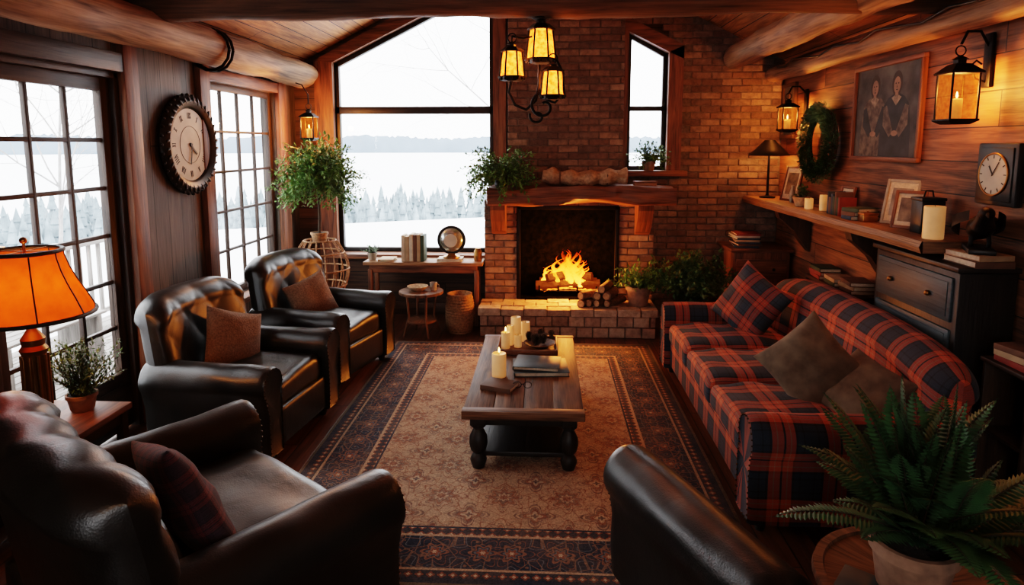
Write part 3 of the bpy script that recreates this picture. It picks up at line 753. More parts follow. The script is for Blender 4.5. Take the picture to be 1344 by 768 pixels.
so=E('plaid_sofa',(1.56,4.20,0),R(180))
W,D,H=2.46,1.16,.88
rbox('base',(D-.12,W-.1,.24),.03,PLAID,(0,0,.20),parent=so,n=20)
yc=W/2-.12
for s in(-1,1): arm(so,s,-D/2+.12,D/2-.01,yc,.07,.60,.12,.2,PLAID)
sw=(W-2*.24)/3
for k in range(3):
    rbox('seat_cushion',(D-.34,sw-.01,.17),.055,PLAID,(.14,(k-1)*sw,.385),parent=so,crown=.035,n=18,wob=.018)
backrest(so,W-.12,-D/2+.2,.12,.12,H,.24,PLAID,tuft=0,barrel=.08,drop=.12)
for x in (-D/2+.12,D/2-.1):
    for y in (-W/2+.1,W/2-.1): lathe('foot',[(0,0),(.022,0),(.03,.03),(.034,.075),(.036,.09),(0,.09)],W_BLACK,(x,y,0),parent=so,seg=16)
pillow('plaid_throw_pillow',.54,.50,.18,PLAID2,(1.59,4.98,.68),(R(64),R(22),R(-66)))
pillow('velvet_throw_pillow',.46,.44,.18,PIL_TP,(1.50,3.60,.665),(R(62),R(38),R(-55)))
pillow('velvet_throw_pillow',.44,.40,.15,PIL_TP,(1.68,3.40,.60),(R(42),R(8),R(-75)))

# ------------------------------------------------------------ rug & coffee table
RX,RY=1.21,1.74
rg=rbox('persian_rug',(2*RX,2*RY,.014),.006,rugm(RX,RY),(-.21,4.29,.008),n=4)
ct=E('coffee_table',(-.115,4.24,.016))
tw,tl,th=.69,1.48,.385
for k in range(4):
    wq=tw/4; box('top_plank',(wq-.002,tl,.045),(-tw/2+wq*(k+.5),0,th-.0225),W_TABLE,parent=ct,bevel=.005)
for s in (-1,1): box('breadboard_end',(tw+.012,.07,.05),(0,s*(tl/2-.02),th-.024),W_TABLE,parent=ct)
for s in (-1,1):
    box('apron',(.025,tl-.2,.08),(s*(tw/2-.07),0,th-.085),W_BLACK,parent=ct); box('apron',(tw-.16,.025,.08),(0,s*(tl/2-.1),th-.085),W_BLACK,parent=ct)
box('lower_shelf',(tw-.12,tl-.18,.03),(0,0,.085),W_BLACK,parent=ct)
legp=[(0,0),(.035,0),(.042,.02),(.05,.05),(.04,.075),(.028,.09),(.045,.11),(.055,.15),(.052,.19),(.036,.225),(.028,.24),(.045,.255),(.045,.27),(.03,.275),(0,.275)]
for sx in(-1,1):
    for sy in(-1,1):
        lathe('turned_leg',legp,W_BLACK,(sx*(tw/2-.08),sy*(tl/2-.1),0),parent=ct)
        box('leg_block',(.09,.09,.075),(sx*(tw/2-.08),sy*(tl/2-.1),.305),W_BLACK,parent=ct)
TZ=.016+th+.001
def candle(name,loc,r,h,lit=True,parent=None):
    e=E(name,loc,parent=parent)
    lathe('wax',[(0,0),(r*.97,0),(r,.006),(r,h-.004),(r*.93,h),(r*.75,h-.004),(0,h-.012)],WAX,parent=e)
    tube('wick',[(0,0,h-.012),(.001,0,h+.008)],.0015,INK,e)
    if lit: lathe('flame',[(0,0),(.005,.006),(.0065,.014),(.004,.026),(0,.038)],FLAMEC,(0,0,h+.004),parent=e,seg=10)
    return e
tr=E('serving_tray',(-.12,4.66,TZ))
box('tray_board',(.44,.36,.015),(0,0,.009),W_TRIM,parent=tr)
for s in(-1,1): box('tray_rim',(.44,.014,.035),(0,s*.173,.025),W_TRIM,parent=tr); box('tray_rim',(.014,.36,.035),(s*.213,0,.025),W_TRIM,parent=tr)
candle('pillar_candle',(-.21,4.73,TZ+.017),.038,.2,False); candle('pillar_candle',(-.14,4.78,TZ+.017),.034,.15,False); candle('pillar_candle',(-.28,4.60,TZ+.017),.032,.12); candle('pillar_candle',(-.19,4.63,TZ+.017),.028,.09,False); candle('pillar_candle',(-.25,4.68,TZ+.017),.026,.15,False)
pc=E('pine_cone_bowl',(-.03,4.65,TZ+.018))
V=[];F=[]
for q in range(13):
    c=Vector((random.uniform(-.09,.09),random.uniform(-.09,.09),.035+random.uniform(0,.04)))
    for z in range(9):
        for a in range(7):
            an=a/7*2*pi+z*.4; rr=.030*sin(pi*(z+1)/10.5)
            leaf(V,F,c+Vector((0,0,z*.007-.02)),Vector((cos(an),sin(an),.5)),Vector((0,0,1)),rr+.007,.016)
rmesh('pine_cones',V,F,BARK,pc); lathe('dish',[(0,0),(.06,0),(.12,.03),(.115,.032),(.06,.008),(0,.008)],W_TABLE,parent=pc)
candle('lit_candle',(-.29,4.06,TZ),.047,.155)
def book(parent,w,d,h,loc,rz,mat,name='book'):
    e=E(name,loc,rz,parent=parent)
    box('cover_bottom',(w,d,.004),(0,0,.002),mat,parent=e,bevel=.001); box('cover_top',(w,d,.004),(0,0,h-.002),mat,parent=e,bevel=.001)
    box('spine',(.005,d,h),(-w/2,0,h/2),mat,parent=e,bevel=.001); box('pages',(w-.012,d-.01,h-.008),(0,0,h/2),PAGES,parent=e,bevel=.001)
    return e
book(None,.36,.29,.03,(-.02,4.20,TZ),R(4),SLATE,'coffee_table_book'); book(None,.30,.25,.025,(-.04,4.2,TZ+.031),R(-6),SLATE,'coffee_table_book')
book(None,.15,.20,.03,(-.27,3.86,TZ),R(70),BOOKC[4],'small_notebook')
gl=E('reading_glasses',(-.13,3.85,TZ+.004))
for s in(-1,1):
    tube('rim',[(s*.032+.025*cos(t/12*2*pi),.0,.02+.02*sin(t/12*2*pi)) for t in range(12)],.0025,IRON,gl,cyclic=True)
    tube('temple',[(s*.057,0,.025),(s*.06,.12,.02),(s*.06,.14,.005)],.0025,IRON,gl)
tube('bridge',[(-.008,0,.025),(.008,0,.025)],.0025,IRON,gl)

# ------------------------------------------------------------ lanterns / lights
WARM=(1,.42,.12)
def plight(name,loc,w,col=WARM,r=.03,parent=None):
    l=bpy.data.lights.new(name,'POINT'); l.energy=w; l.color=col; l.shadow_soft_size=r
    o=bpy.data.objects.new(name,l); COL.objects.link(o); o.location=loc
    if parent: o.parent=parent
    return o
def lantern(name,loc,h,w,glass,watt,candle_in=True,parent=None,sides=4,col=WARM):
    e=E(name,loc,parent=parent)
    hb=h*.5
    rr=w/2*1.414 if sides==4 else w/2
    a0=pi/4 if sides==4 else 0
    tpf=1.0 if sides==4 else .78
    def nl(nm,prof,m): 
        return lathe(nm,prof,m,rot=(0,0,a0),parent=e,seg=sides,ang=25)
    nl('base',[(0,-hb-.03),(rr*.7,-hb-.03),(rr*1.1,-hb-.01),(rr*1.1,-hb),(0,-hb)],IRON)
    nl('cap',[(0,hb),(rr*1.15*tpf,hb),(rr*1.2*tpf,hb+.008),(rr*.55,hb+h*.22),(rr*.3,hb+h*.24),(rr*.3,hb+h*.32),(rr*.42,hb+h*.33),(.004,hb+h*.42),(0,hb+h*.42)],IRON)
    for k in range(sides):
        a=a0+k*2*pi/sides
        tube('post',[(rr*.97*cos(a),rr*.97*sin(a),-hb),(rr*.97*tpf*cos(a),rr*.97*tpf*sin(a),hb)],.006,IRON,e)
    nl('glass',[(rr*.9,-hb),(rr*.9*tpf,hb)],glass)
    tube('ring',[(.028*cos(t/12*2*pi),0,hb+h*.42+.024+.028*sin(t/12*2*pi)) for t in range(12)],.004,IRON,e,cyclic=True)
    if candle_in:
        candle('candle',(0,0,-hb),w*.2,h*.45,parent=e)
    plight('lantern_light',(0,0,h*.12),watt,col=col,parent=e)
    return e
L1=lantern('wall_lantern',(2.33,3.86,2.17),.25,.15,AMBERL,20)
box('wall_plate',(.02,.07,.3),(.155,0,.2),IRON,parent=L1); tube('bracket',[(.15,0,.28),(.1,0,.36),(.03,0,.36),(0,0,.29)],.008,IRON,L1); tube('bracket_scroll',[(.15,0,.08),(.09,0,.1),(.06,0,.17),(.09,0,.2),(.12,0,.18)],.006,IRON,L1)
L2=lantern('wall_lantern',(2.32,6.42,2.15),.2,.14,AMBERL,22)
box('wall_plate',(.02,.07,.25),(.165,0,.15),IRON,parent=L2); tube('bracket',[(.16,0,.24),(.1,0,.30),(.03,0,.3),(0,0,.24)],.008,IRON,L2)
L3=lantern('hanging_lantern',(-2.36,6.45,2.07),.2,.13,AMBERL,34)
tube('hanger',[(0,0,.23),(0,0,.33),(-.06,0,.42),(-.12,0,.44)],.006,IRON,L3)
chd=E('lantern_chandelier',(-.04,4.2,2.70))
cyl('ceiling_mount',.05,.03,IRON,(0,0,.0),parent=chd)
tube('chain',[(0.003*sin(k*2.2),.003*cos(k*2.2),-.0-k*.02) for k in range(6)],.006,IRON,chd)
for px,py,pz,s in ((-.17,-.05,-.30,1.05),(.01,.02,-.17,1.25),(.085,-.07,-.42,1.0)):
    l=lantern('lantern_body',(px,py,pz),.14*s,.155*s,AMBER,12,candle_in=False,parent=chd,sides=6)
    for t in range(12):
        a=pi/6*t; cyl('finial',.007,.02,IRON,(.072*s*cos(a),.072*s*sin(a),-.085*s),parent=l,seg=8)
def spiral(cx,cz,r0,r1,a0,a1,n=26,y=0): return [(cx+(r0+(r1-r0)*k/n)*cos(a0+(a1-a0)*k/n),y,cz+(r0+(r1-r0)*k/n)*sin(a0+(a1-a0)*k/n)) for k in range(n+1)]
tube('scroll_stem',[(0,0,-.06),(-.03,0,-.12),(-.10,-.02,-.14),(-.17,-.05,-.13)],.007,IRON,chd)
tube('scroll_stem',[(-.17,-.05,-.13),(-.17,-.05,-.2)],.005,IRON,chd)
tube('scroll_body',[(-.17+.0,-.05,-.39),(-.19,-.04,-.47),(-.15,-.03,-.55),(-.08,-.03,-.58),(-.02,-.03,-.52),(0,-.03,-.42),(.0,-.02,-.3)],.009,IRON,chd)
tube('scroll_tail',spiral(.03,-.56,.09,.02,R(100),R(470),y=-.04),.009,IRON,chd)
tube('scroll_tail',spiral(-.01,-.62,.05,.015,R(160),R(480),y=-.04),.008,IRON,chd)
tube('scroll_arm',[(0,-.03,-.45),(.05,-.05,-.52),(.1,-.07,-.54),(.15,-.07,-.48),(.15,-.07,-.36),(.11,-.07,-.28),(.085,-.07,-.27)],.008,IRON,chd)
fill_lan=lantern('added_fill_lantern',(.2,-.75,2.45),.26,.2,AMBERL,30,col=(1,.64,.38))  # unseen lantern added behind the camera as warm front fill
tube('chain',[(0,0,.3),(0,0,1.05)],.006,IRON,fill_lan)
sdt=E('lamp_side_table',(-2.45,2.98,0))
box('top',(.44,.56,.035),(0,0,.50),W_TRIM,parent=sdt); box('shelf',(.38,.46,.02),(0,0,.18),W_DARK,parent=sdt)
for sx in(-1,1):
    box('apron',(.02,.46,.07),(sx*.18,0,.45),W_DARK,parent=sdt)
    for sy in(-1,1): box('leg',(.045,.045,.485),(sx*.18,sy*.24,.2425),W_DARK,parent=sdt)
lp=E('table_lamp',(-2.37,2.80,.518))
lathe('brass_base',[(0,0),(.09,0),(.095,.015),(.085,.03),(.06,.045),(.05,.07),(.055,.09),(.045,.11),(.05,.16),(.05,.42),(.058,.44),(.045,.46),(.05,.49),(.03,.52),(.018,.54),(.015,.66),(0,.66)],BRASS,parent=lp)
for k in range(10):
    a=k/10*2*pi; tube('flute',[(.05*cos(a),.05*sin(a),.165),(.05*cos(a),.05*sin(a),.415)],.008,BRASS,lp)
sp=[(.258,.605),(.25,.625),(.225,.68),(.19,.75),(.165,.81),(.148,.87),(.145,.90)]
lathe('shade',sp,SHADE,parent=lp,seg=16,ang=30)
for r_,z_ in ((.26,.605),(.147,.90)): tube('shade_rim',[(r_*cos(t/32*2*pi),r_*sin(t/32*2*pi),z_) for t in range(32)],.010,W_BLACK,lp,cyclic=True)
tube('shade_ribs',[[(p[0]*1.008*cos(a),p[0]*1.008*sin(a),p[1]) for p in sp] for a in [k*pi/4 for k in range(8)]],.0035,W_BLACK,lp)
tube('finial',[(0,0,.86),(0,0,.95)],.006,BRASS,lp); ball('finial_knob',.016,BRASS,(0,0,.95),lp)
tube('spider',[[(-.145,0,.90),(.145,0,.90)],[(0,-.145,.90),(0,.145,.90)]],.003,BRASS,lp)
ball('bulb',.03,FLAMEC,(0,0,.73),lp)
plight('lamp_light',(0,0,.67),8,(1,.38,.09),.04,lp)
sl=E('black_desk_lamp',(2.28,6.76,1.361))
lathe('base',[(0,0),(.075,0),(.08,.012),(.02,.025),(.012,.05),(.012,.50),(0,.50)],IRON,parent=sl)
lathe('shade',[(.20,.43),(.17,.46),(.06,.575),(.055,.585),(0,.59)],BLACK,parent=sl); lathe('shade_lining',[(.195,.432),(.165,.458),(.055,.57)],BRASS,parent=sl)
plight('lamp_light',(0,0,.45),10,WARM,.03,sl)
plight('fire_glow',(.25,6.58,.70),55,(1,.32,.06),.12)
plight('fire_core',(.25,6.80,.60),6,(1,.32,.06),.08)

# ------------------------------------------------------------ wall clock
wc=E('ornate_wall_clock',(XL+.012,4.86,1.90),rot=(0,R(90),0))
lathe('frame',[(0,0),(.37,0),(.38,.02),(.362,.05),(.325,.065),(.29,.05),(.275,.035),(.27,.02)],BLACK,parent=wc,seg=48)
for k in range(72):
    a=k/72*2*pi; 
    ball('ornament_bead',.014,BLACK,(.374*cos(a),.374*sin(a),.03),wc,seg=8) if k%2==0 else ball('ornament_leaf',.015,BLACK,(.338*cos(a),.338*sin(a),.060),wc,sc=(2.0,.8,.6),rot=(0,0,a+.4),seg=8)
cyl('face',.275,.02,CREAM,(0,0,.02),parent=wc,seg=48)
ROM=['XII','I','II','III','IIII','V','VI','VII','VIII','IX','X','XI']
for k in range(12):
    a=k/12*2*pi
    s=ROM[k]; nS=len(s)
    ux,uy=-cos(a),sin(a)
    e=E('numeral',(.22*ux,.22*uy,.031),rot=(0,0,math.atan2(uy,ux)),parent=wc)
    for q,chx in enumerate(s):
        off=(q-(nS-1)/2)*.017
        if chx=='I': box('stroke',(.045,.006,.002),(0,off,0),INK,parent=e,bevel=0)
        elif chx=='V': box('stroke',(.045,.006,.002),(0,off-.004,0),INK,(0,0,.15),e,0); box('stroke',(.045,.004,.002),(0,off+.004,0),INK,(0,0,-.15),e,0)
        else: box('stroke',(.045,.006,.002),(0,off,0),INK,(0,0,.3),e,0); box('stroke',(.045,.004,.002),(0,off,0),INK,(0,0,-.3),e,0)
box('hour_hand',(.11,.014,.003),(.035,.04,.035),INK,(0,0,R(48)),wc,0); box('minute_hand',(.16,.010,.003),(.07,.0,.039),INK,(0,0,R(-12)),wc,0)
cyl('hub',.015,.012,INK,(0,0,.037),parent=wc)
tube('face_ring',[(.14*cos(t/40*2*pi),.14*sin(t/40*2*pi),.031) for t in range(40)],.0015,INK,wc,cyclic=True)

# ------------------------------------------------------------ window side
tpy=E('potted_topiary',(-2.18,6.12,0))
def cage(parent,z0,z1,r):
    Ls=[]
    for k in range(18):
        a=k/18*2*pi
        Ls.append([((r*(.35+.65*sin(pi*(.12+.80*t/14))**.8))*cos(a),(r*(.35+.65*sin(pi*(.12+.80*t/14))**.8))*sin(a),z0+(z1-z0)*t/14) for t in range(15)])
    tube('cane_ribs',Ls,.006,WICK,parent)
    for t in (0,3,7,11,14):
        rr=r*(.35+.65*sin(pi*(.12+.80*t/14))**.8)
        tube('cane_hoop',[(rr*cos(q/28*2*pi),rr*sin(q/28*2*pi),z0+(z1-z0)*t/14) for q in range(28)],.008,WICK,parent,cyclic=True)
cage(tpy,.42,.98,.27)
cyl('stand_top',.24,.03,W_DARK,(0,0,.405),parent=tpy)
for k in range(3):
    a=k*2.094; tube('stand_leg',[(.15*cos(a),.15*sin(a),.39),(.2*cos(a),.2*sin(a),0.014)],.014,W_DARK,tpy)
pot(tpy,.08,.10,WICK,(0,0,.96))
tube('trunk',[(0,0,1.04),(.01,0,1.2),(0,.01,1.45)],.014,STEM,tpy)
foliage(tpy,(0,0,1.58),300,.44,(-30,80),2.6,.05,.022,.028,LEAFB,name='leaf_ball',spread=.05,jit=.6,stemr=.002)
con=E('window_console_table',(-1.27,6.76,0))
box('top',(1.26,.34,.035),(0,0,.665),W_SHELF,parent=con); box('apron',(1.14,.28,.08),(0,0,.605),W_TRIM,parent=con)
for sx in(-1,1):
    for sy in(-1,1): box('leg',(.045,.045,.60),(sx*.56,sy*.13,.30),W_TRIM,parent=con)
CZ=.684
bs=E('upright_books',(-1.50,6.72,CZ))
x=0
for k in range(6):
    w_=random.uniform(.036,.05); hh=random.uniform(.24,.29); m=[BOOKC[5],BOOKC[2],BOOKC[5],BOOKC[4],BOOKC[2],BOOKC[3]][k]
    box('book',(w_-.003,.18,hh),(x+w_/2,0,hh/2),m,parent=bs,bevel=.003); x+=w_
gc=E('glass_globe_clock',(-.98,6.72,CZ+.031))
lathe('stand',[(0,0),(.09,0),(.09,.015),(.05,.03),(.03,.05),(0,.05)],BRASS,parent=gc)
tube('ring',[(.14*cos(t/32*2*pi),0,.19+.14*sin(t/32*2*pi)) for t in range(32)],.013,BLACK,gc,cyclic=True)
ball('globe',.13,simple('frosted_silver',(.40,.43,.43),.2,.7,var=.5,nscale=18),(0,0,.19),gc,sc=(1,.5,1)); cyl('dial',.07,.01,CREAM,(0,-.067,.19),(R(90),0,0),gc)
book(None,.26,.18,.03,(-.99,6.72,CZ),0,BOOKC[5],'display_book')
book(None,.16,.20,.025,(-1.66,6.70,CZ),0,BOOKC[2],'display_book')
jr=E('glass_jar',(-.70,6.72,CZ)); lathe('jar',[(0,0),(.04,0),(.042,.01),(.042,.10),(.03,.12),(.03,.135),(0,.14)],BRASS,parent=jr)
sp_=E('small_potted_plant',(-1.83,6.72,CZ)); pot(sp_,.05,.08,CERAM); foliage(sp_,(0,0,.07),16,.1,(20,90),3,.03,.015,.02,LEAF)
rt=E('round_side_table',(-1.22,6.25,0))
cyl('top',.22,.028,W_TABLE,(0,0,.45),parent=rt,seg=40); tube('lower_ring',[(.14*cos(t/30*2*pi),.14*sin(t/30*2*pi),.16) for t in range(30)],.01,W_TABLE,rt,cyclic=True)
cyl('lower_shelf',.14,.014,W_TABLE,(0,0,.165),parent=rt)
for k in range(4):
    a=k*pi/2+.5; tube('leg',[(.15*cos(a),.15*sin(a),.44),(.13*cos(a),.13*sin(a),.2),(.19*cos(a),.19*sin(a),.014)],.012,W_TABLE,rt)
bw=E('ceramic_bowl',(-1.25,6.23,.465)); lathe('bowl',[(0,0),(.05,0),(.10,.04),(.105,.05),(.095,.045),(.05,.012),(0,.01)],THROW,parent=bw)
mg=E('coffee_mug',(-1.10,6.27,.465)); lathe('cup',[(0,0),(.03,0),(.036,.08),(.032,.08),(.028,.01),(0,.01)],CERAM,parent=mg); tube('handle',[(.034,0,.065),(.055,0,.055),(.055,0,.03),(.033,0,.02)],.004,CERAM,mg)
wb=E('wicker_basket',(-.86,6.43,0))
lathe('body',[(0,0),(.12,0),(.135,.05),(.14,.2),(.125,.38),(.13,.40),(.115,.40),(.11,.36),(.12,.2),(0,.06)],WICK,parent=wb)
for z in [k*.028+.02 for k in range(13)]:
    rr=.122+.02*sin(z/.4*pi); tube('weave',[((rr+.004*(-1)**t)*cos(t/36*2*pi),(rr+.004*(-1)**t)*sin(t/36*2*pi),z) for t in range(36)],.007,WICK,wb,cyclic=True,res=1)
mp=E('mantel_potted_plant',(-.44,6.50,1.487)); pot(mp,.075,.11,BLACK)
foliage(mp,(0,0,.10),170,.40,(-10,70),3.8,.042,.024,.026,LEAFB,name='trailing_leaves',spread=.06)
rbk=E('rolled_wool_blanket',(.40,6.54,1.49))
def roll(a,b):
    if a in (0,1): return Vector(((a-.5)*.86,0,.07))
    t=b*2*pi; x=(a-.5)*.86; rr=.072+.012*sin(x*34)+.008*noise.noise(Vector((x*14,cos(t)*2,sin(t)*2)))*2
    return Vector((x,rr*1.2*cos(t),.078+rr*sin(t)-.012*cos(x*7)+.01))
grid('blanket_roll',roll,70,22,THROW,parent=rbk,closej=True,flip=True,ang=70)
for x in(-.25,.22): tube('tie_cord',[(x,.095*cos(t/16*2*pi),.08+.085*sin(t/16*2*pi)) for t in range(16)],.006,BARK,rbk,cyclic=True)
sp2=E('windowsill_plant',(1.10,6.97,SZ0+.001)); pot(sp2,.07,.10,TERRA); foliage(sp2,(0,-.02,.1),60,.22,(0,85),4,.035,.02,.022,LEAFB,spread=.04,az=(-pi*1.05,.05*pi))
bd=E('mantel_box',(1.00,6.55,1.49)); box('box',(.22,.10,.035),(0,0,.02),W_SHELF,parent=bd); box('lid',(.23,.11,.012),(0,0,.043),W_SHELF,parent=bd)
hp=E('potted_bush',(.95,6.45,.292)); pot(hp,.12,.20,TERRA)
foliage(hp,(.0,0,.18),60,.30,(25,80),2.0,.05,.026,.032,LEAFB,name='bush_leaves',spread=.06,az=(-pi,0),jit=.6)
bp=E('potted_shrub',(1.46,6.48,0)); pot(bp,.13,.36,BLACK); foliage(bp,(0,-.03,.34),190,.50,(35,88),1.4,.055,.028,.03,LEAF,name='shrub_leaves',spread=.08,jit=.6,az=(-pi*1.1,.1*pi))
cb=E('drawer_cabinet',(2.17,6.76,0))
box('carcass',(.56,.50,.78),(0,0,.44),W_TRIM,parent=cb); box('top',(.62,.54,.035),(0,-.01,.85),W_TRIM,parent=cb)
for k in range(3):
    box('drawer_front',(.50,.02,.2),(0,-.255,.19+k*.235),W_TRIM,parent=cb); ball('knob',.016,IRON,(-.12,-.275,.19+k*.235),cb); ball('knob',.016,IRON,(.12,-.275,.19+k*.235),cb)
for sx in(-1,1): box('foot',(.05,.05,.06),(sx*.24,-.22,.03),W_DARK,parent=cb); box('foot',(.05,.05,.06),(sx*.24,.22,.03),W_DARK,parent=cb)
pm=E('magazine_stack',(2.06,6.70,.869))
for k in range(7): book(pm,.30+random.uniform(-.03,.03),.24,.02,(random.uniform(-.02,.02),random.uniform(-.02,.02),k*.0205),random.uniform(-.2,.2)+pi/2,random.choice(BOOKC),'magazine')

# ------------------------------------------------------------ right wall
SZ=1.36
sh=E('wall_shelf')
def shf(a,b):
    y=3.72+3.33*a; prof=[(2.13,1.29),(2.115,1.325),(2.13,SZ),(2.495,SZ),(2.495,1.29)]
    p=prof[round(b*5)%5]; w=.025*noise.noise(Vector((y*1.3,0,0)))+.008*noise.noise(Vector((y*6,1,0)))
    return Vector((p[0]+(w if p[0]<2.3 else 0),y,p[1]))
grid('plank',shf,60,5,W_SHELF,parent=sh,closej=True,uv=lambda a,b:(a*3.3,b*1.0),ang=30)
box('plank_end',(.36,.012,.068),(2.31,3.72,1.325),W_SHELF,parent=sh)
for y in (4.75,6.2):
    prism('bracket',[[(2.49,1.29),(2.18,1.29),(2.20,1.22),(2.34,1.10),(2.42,.98),(2.49,.90)]],'y',y-.05,y+.05,W_DARK,grain=2,parent=sh)
dr=E('dresser',(2.34,3.90,0))
box('carcass',(.30,.86,1.17),(0,0,.64),W_BLACK,parent=dr); box('top',(.325,.90,.03),(-.01,0,1.245),W_BLACK,parent=dr)
box('plinth',(.30,.86,.06),(0,0,.03),W_BLACK,parent=dr)
for k in range(4):
    z=1.07-k*.285; box('drawer_front',(.022,.78,.245),(-.153,0,z),TEAL,parent=dr,bevel=.01)
    box('drawer_moulding',(.006,.72,.19),(-.165,0,z),TEAL,parent=dr,bevel=.003)
    for s in(-1,1): ball('knob',.016,BRASS,(-.178,s*.2,z),dr)
ns=E('book_cubby',(2.37,3.18,0)); box('side',(.22,.02,.8),(0,.15,.4),W_DARK,parent=ns); box('side',(.22,.02,.8),(0,-.15,.4),W_DARK,parent=ns); box('top',(.24,.34,.025),(0,0,.81),W_DARK,parent=ns); box('shelf',(.22,.28,.02),(0,0,.45),W_DARK,parent=ns)
for k in range(3): book(ns,.16,.22,.03,(-.01,0,.823+k*.031),.1*k,BOOKC[[0,2,4][k]])
lb=E('low_bookcase',(2.38,5.22,0)); box('top',(.22,.92,.03),(0,0,.775),W_DARK,parent=lb); box('middle_shelf',(.20,.86,.02),(0,0,.42),W_DARK,parent=lb); box('bottom_shelf',(.20,.86,.02),(0,0,.08),W_DARK,parent=lb); box('back_board',(.012,.9,.74),(.1,0,.4),W_DARK,parent=lb)
for s in(-1,1): box('side',(.21,.025,.76),(0,s*.44,.38),W_DARK,parent=lb)
yy=-.4
for k in range(14):
    w_=random.uniform(.03,.055); hh=random.uniform(.2,.28); box('book',(.15,w_-.003,hh),(-.01,yy+w_/2,.43+hh/2),random.choice(BOOKC),parent=lb,bevel=.003); yy+=w_
for q in range(3):
    for k in range(3-q%2): book(lb,.17,.24,.03,(-.01,-.28+q*.28,.791+k*.031),random.uniform(-.2,.2),random.choice(BOOKC))
def pframe(name,loc,w,h,rz,mat,pic,tilt=-12,fw=.02):
    e=E(name,loc,rot=(R(tilt),0,rz))
    for s in(-1,1): box('frame_side',(fw,.018,h),(s*(w/2-fw/2),0,h/2),mat,parent=e,bevel=.003)
    box('frame_bottom',(w-2*fw,.018,fw),(0,0,fw/2),mat,parent=e,bevel=.003); box('frame_top',(w-2*fw,.018,fw),(0,0,h-fw/2),mat,parent=e,bevel=.003)
    box('mat_board',(w-fw,.006,h-fw),(0,.003,h/2),PAGES,parent=e,bevel=0); box('photo',(w*.6,.002,h*.62),(0,-.001,h/2),pic,parent=e,bevel=0)
    return e
PIC1=simple('sepia_photo',(.14,.10,.065),.4,var=.8,nscale=14); PIC2=simple('faded_photo',(.22,.18,.14),.4,var=.6,nscale=10)
pframe('photo_frame',(2.36,6.40,SZ),.24,.34,R(-72),W_TRIM,PIC1)
pframe('photo_frame',(2.40,4.52,SZ),.24,.31,R(-62),CERAM,PIC2)
pframe('photo_frame',(2.33,4.28,SZ),.20,.25,R(-58),W_TRIM,PIC1)
pframe('photo_frame',(2.42,5.36,SZ),.16,.21,R(-75),W_TRIM,PIC2)
pb=E('potted_succulent',(2.28,5.85,SZ+.001)); pot(pb,.075,.08,THROW); foliage(pb,(0,0,.08),22,.09,(10,90),2,.03,.018,.02,LEAF,spread=.03)
candle('pillar_candle',(2.24,5.60,SZ),.035,.09,False); candle('pillar_candle',(2.30,5.46,SZ),.03,.13,False)
rb=E('shelf_books',(2.30,5.02,SZ)); y=0
for k in range(7):
    w_=random.uniform(.025,.045); hh=random.uniform(.13,.2); box('book',(.13,w_-.002,hh),(0,y+w_/2,hh/2),random.choice(BOOKC),parent=rb,bevel=.003); y+=w_
rb2=E('leaning_books',(2.30,4.82,SZ))
for k in range(3): book(rb2,.2,.15,.028,(0,0,k*.029),.2*k,BOOKC[[1,4,3][k]])
tb_=E('trinket_box',(2.28,4.67,SZ)); box('box',(.10,.09,.05),(0,0,.025),BRASS,parent=tb_); box('lid',(.105,.095,.014),(0,0,.057),BRASS,parent=tb_); ball('knob',.008,BRASS,(0,0,.069),tb_)
vs=E('clay_vases',(2.33,6.1,SZ))
for q,(yy,rr,hh) in enumerate(((0,.035,.12),(.12,.03,.16),(-.1,.028,.09))): lathe('vase',[(0,0),(rr*.7,0),(rr,hh*.35),(rr*.9,hh*.6),(rr*.4,hh*.85),(rr*.5,hh),(0,hh)],CERAM,(0,yy,0),parent=vs)
drk=E('dark_keepsake_box',(2.36,4.10,SZ)); box('box',(.14,.12,.20),(0,0,.10),BLACK,parent=drk); box('lid',(.15,.13,.02),(0,0,.21),BLACK,parent=drk)
tube('handle',[(-.03,0,.22),(-.02,0,.26),(.02,0,.26),(.03,0,.22)],.005,IRON,drk)
candle('pillar_candle',(2.25,3.84,SZ),.055,.19,False)
sc=E('square_wall_clock',(XR-.003,3.66,1.74),rot=(0,R(-90),0))
box('case',(.34,.32,.05),(0,0,.025),BLACK,parent=sc,bevel=.012); box('inner_case',(.29,.27,.012),(0,0,.052),BLACK,parent=sc)
cyl('face',.11,.008,CREAM,(0,0,.06),parent=sc,seg=36); tube('bezel',[(.113*cos(t/36*2*pi),.113*sin(t/36*2*pi),.062) for t in range(36)],.006,BRASS,sc,cyclic=True)
box('hour_hand',(.06,.008,.002),(.02,.015,.066),INK,(0,0,.6),sc,0); box('minute_hand',(.09,.005,.002),(.03,-.02,.067),INK,(0,0,-.6),sc,0)
for k in range(12): box('tick',(.018,.005,.002),(.095*cos(k*pi/6),.095*sin(k*pi/6),.065),INK,(0,0,k*pi/6),sc,0)
sb=E('sculpture_books',(2.33,3.56,1.262)); book(sb,.28,.2,.035,(0,0,0),pi/2,BOOKC[4]); book(sb,.26,.19,.03,(0,0,.036),pi/2+.1,BOOKC[2])
eg=E('iron_eagle_figurine',(2.33,3.56,1.329),R(-115)); eg.scale=(1.25,1.25,1.1)
box('plinth',(.2,.1,.025),(0,0,.0125),BLACK,parent=eg)
ball('body',.06,IRON,(0,0,.12),eg,sc=(1.6,.85,.9),rot=(0,R(-25),0)); ball('head',.032,IRON,(.12,0,.2),eg,sc=(1.2,.9,.95)); lathe('beak',[(0,0),(.012,0),(.006,.025),(0,.035)],IRON,(.15,0,.2),(0,R(115),0),eg,seg=8)
lathe('neck',[(.045,0),(.035,.04),(.028,.09)],IRON,(.05,0,.13),(0,R(38),0),eg,seg=12)
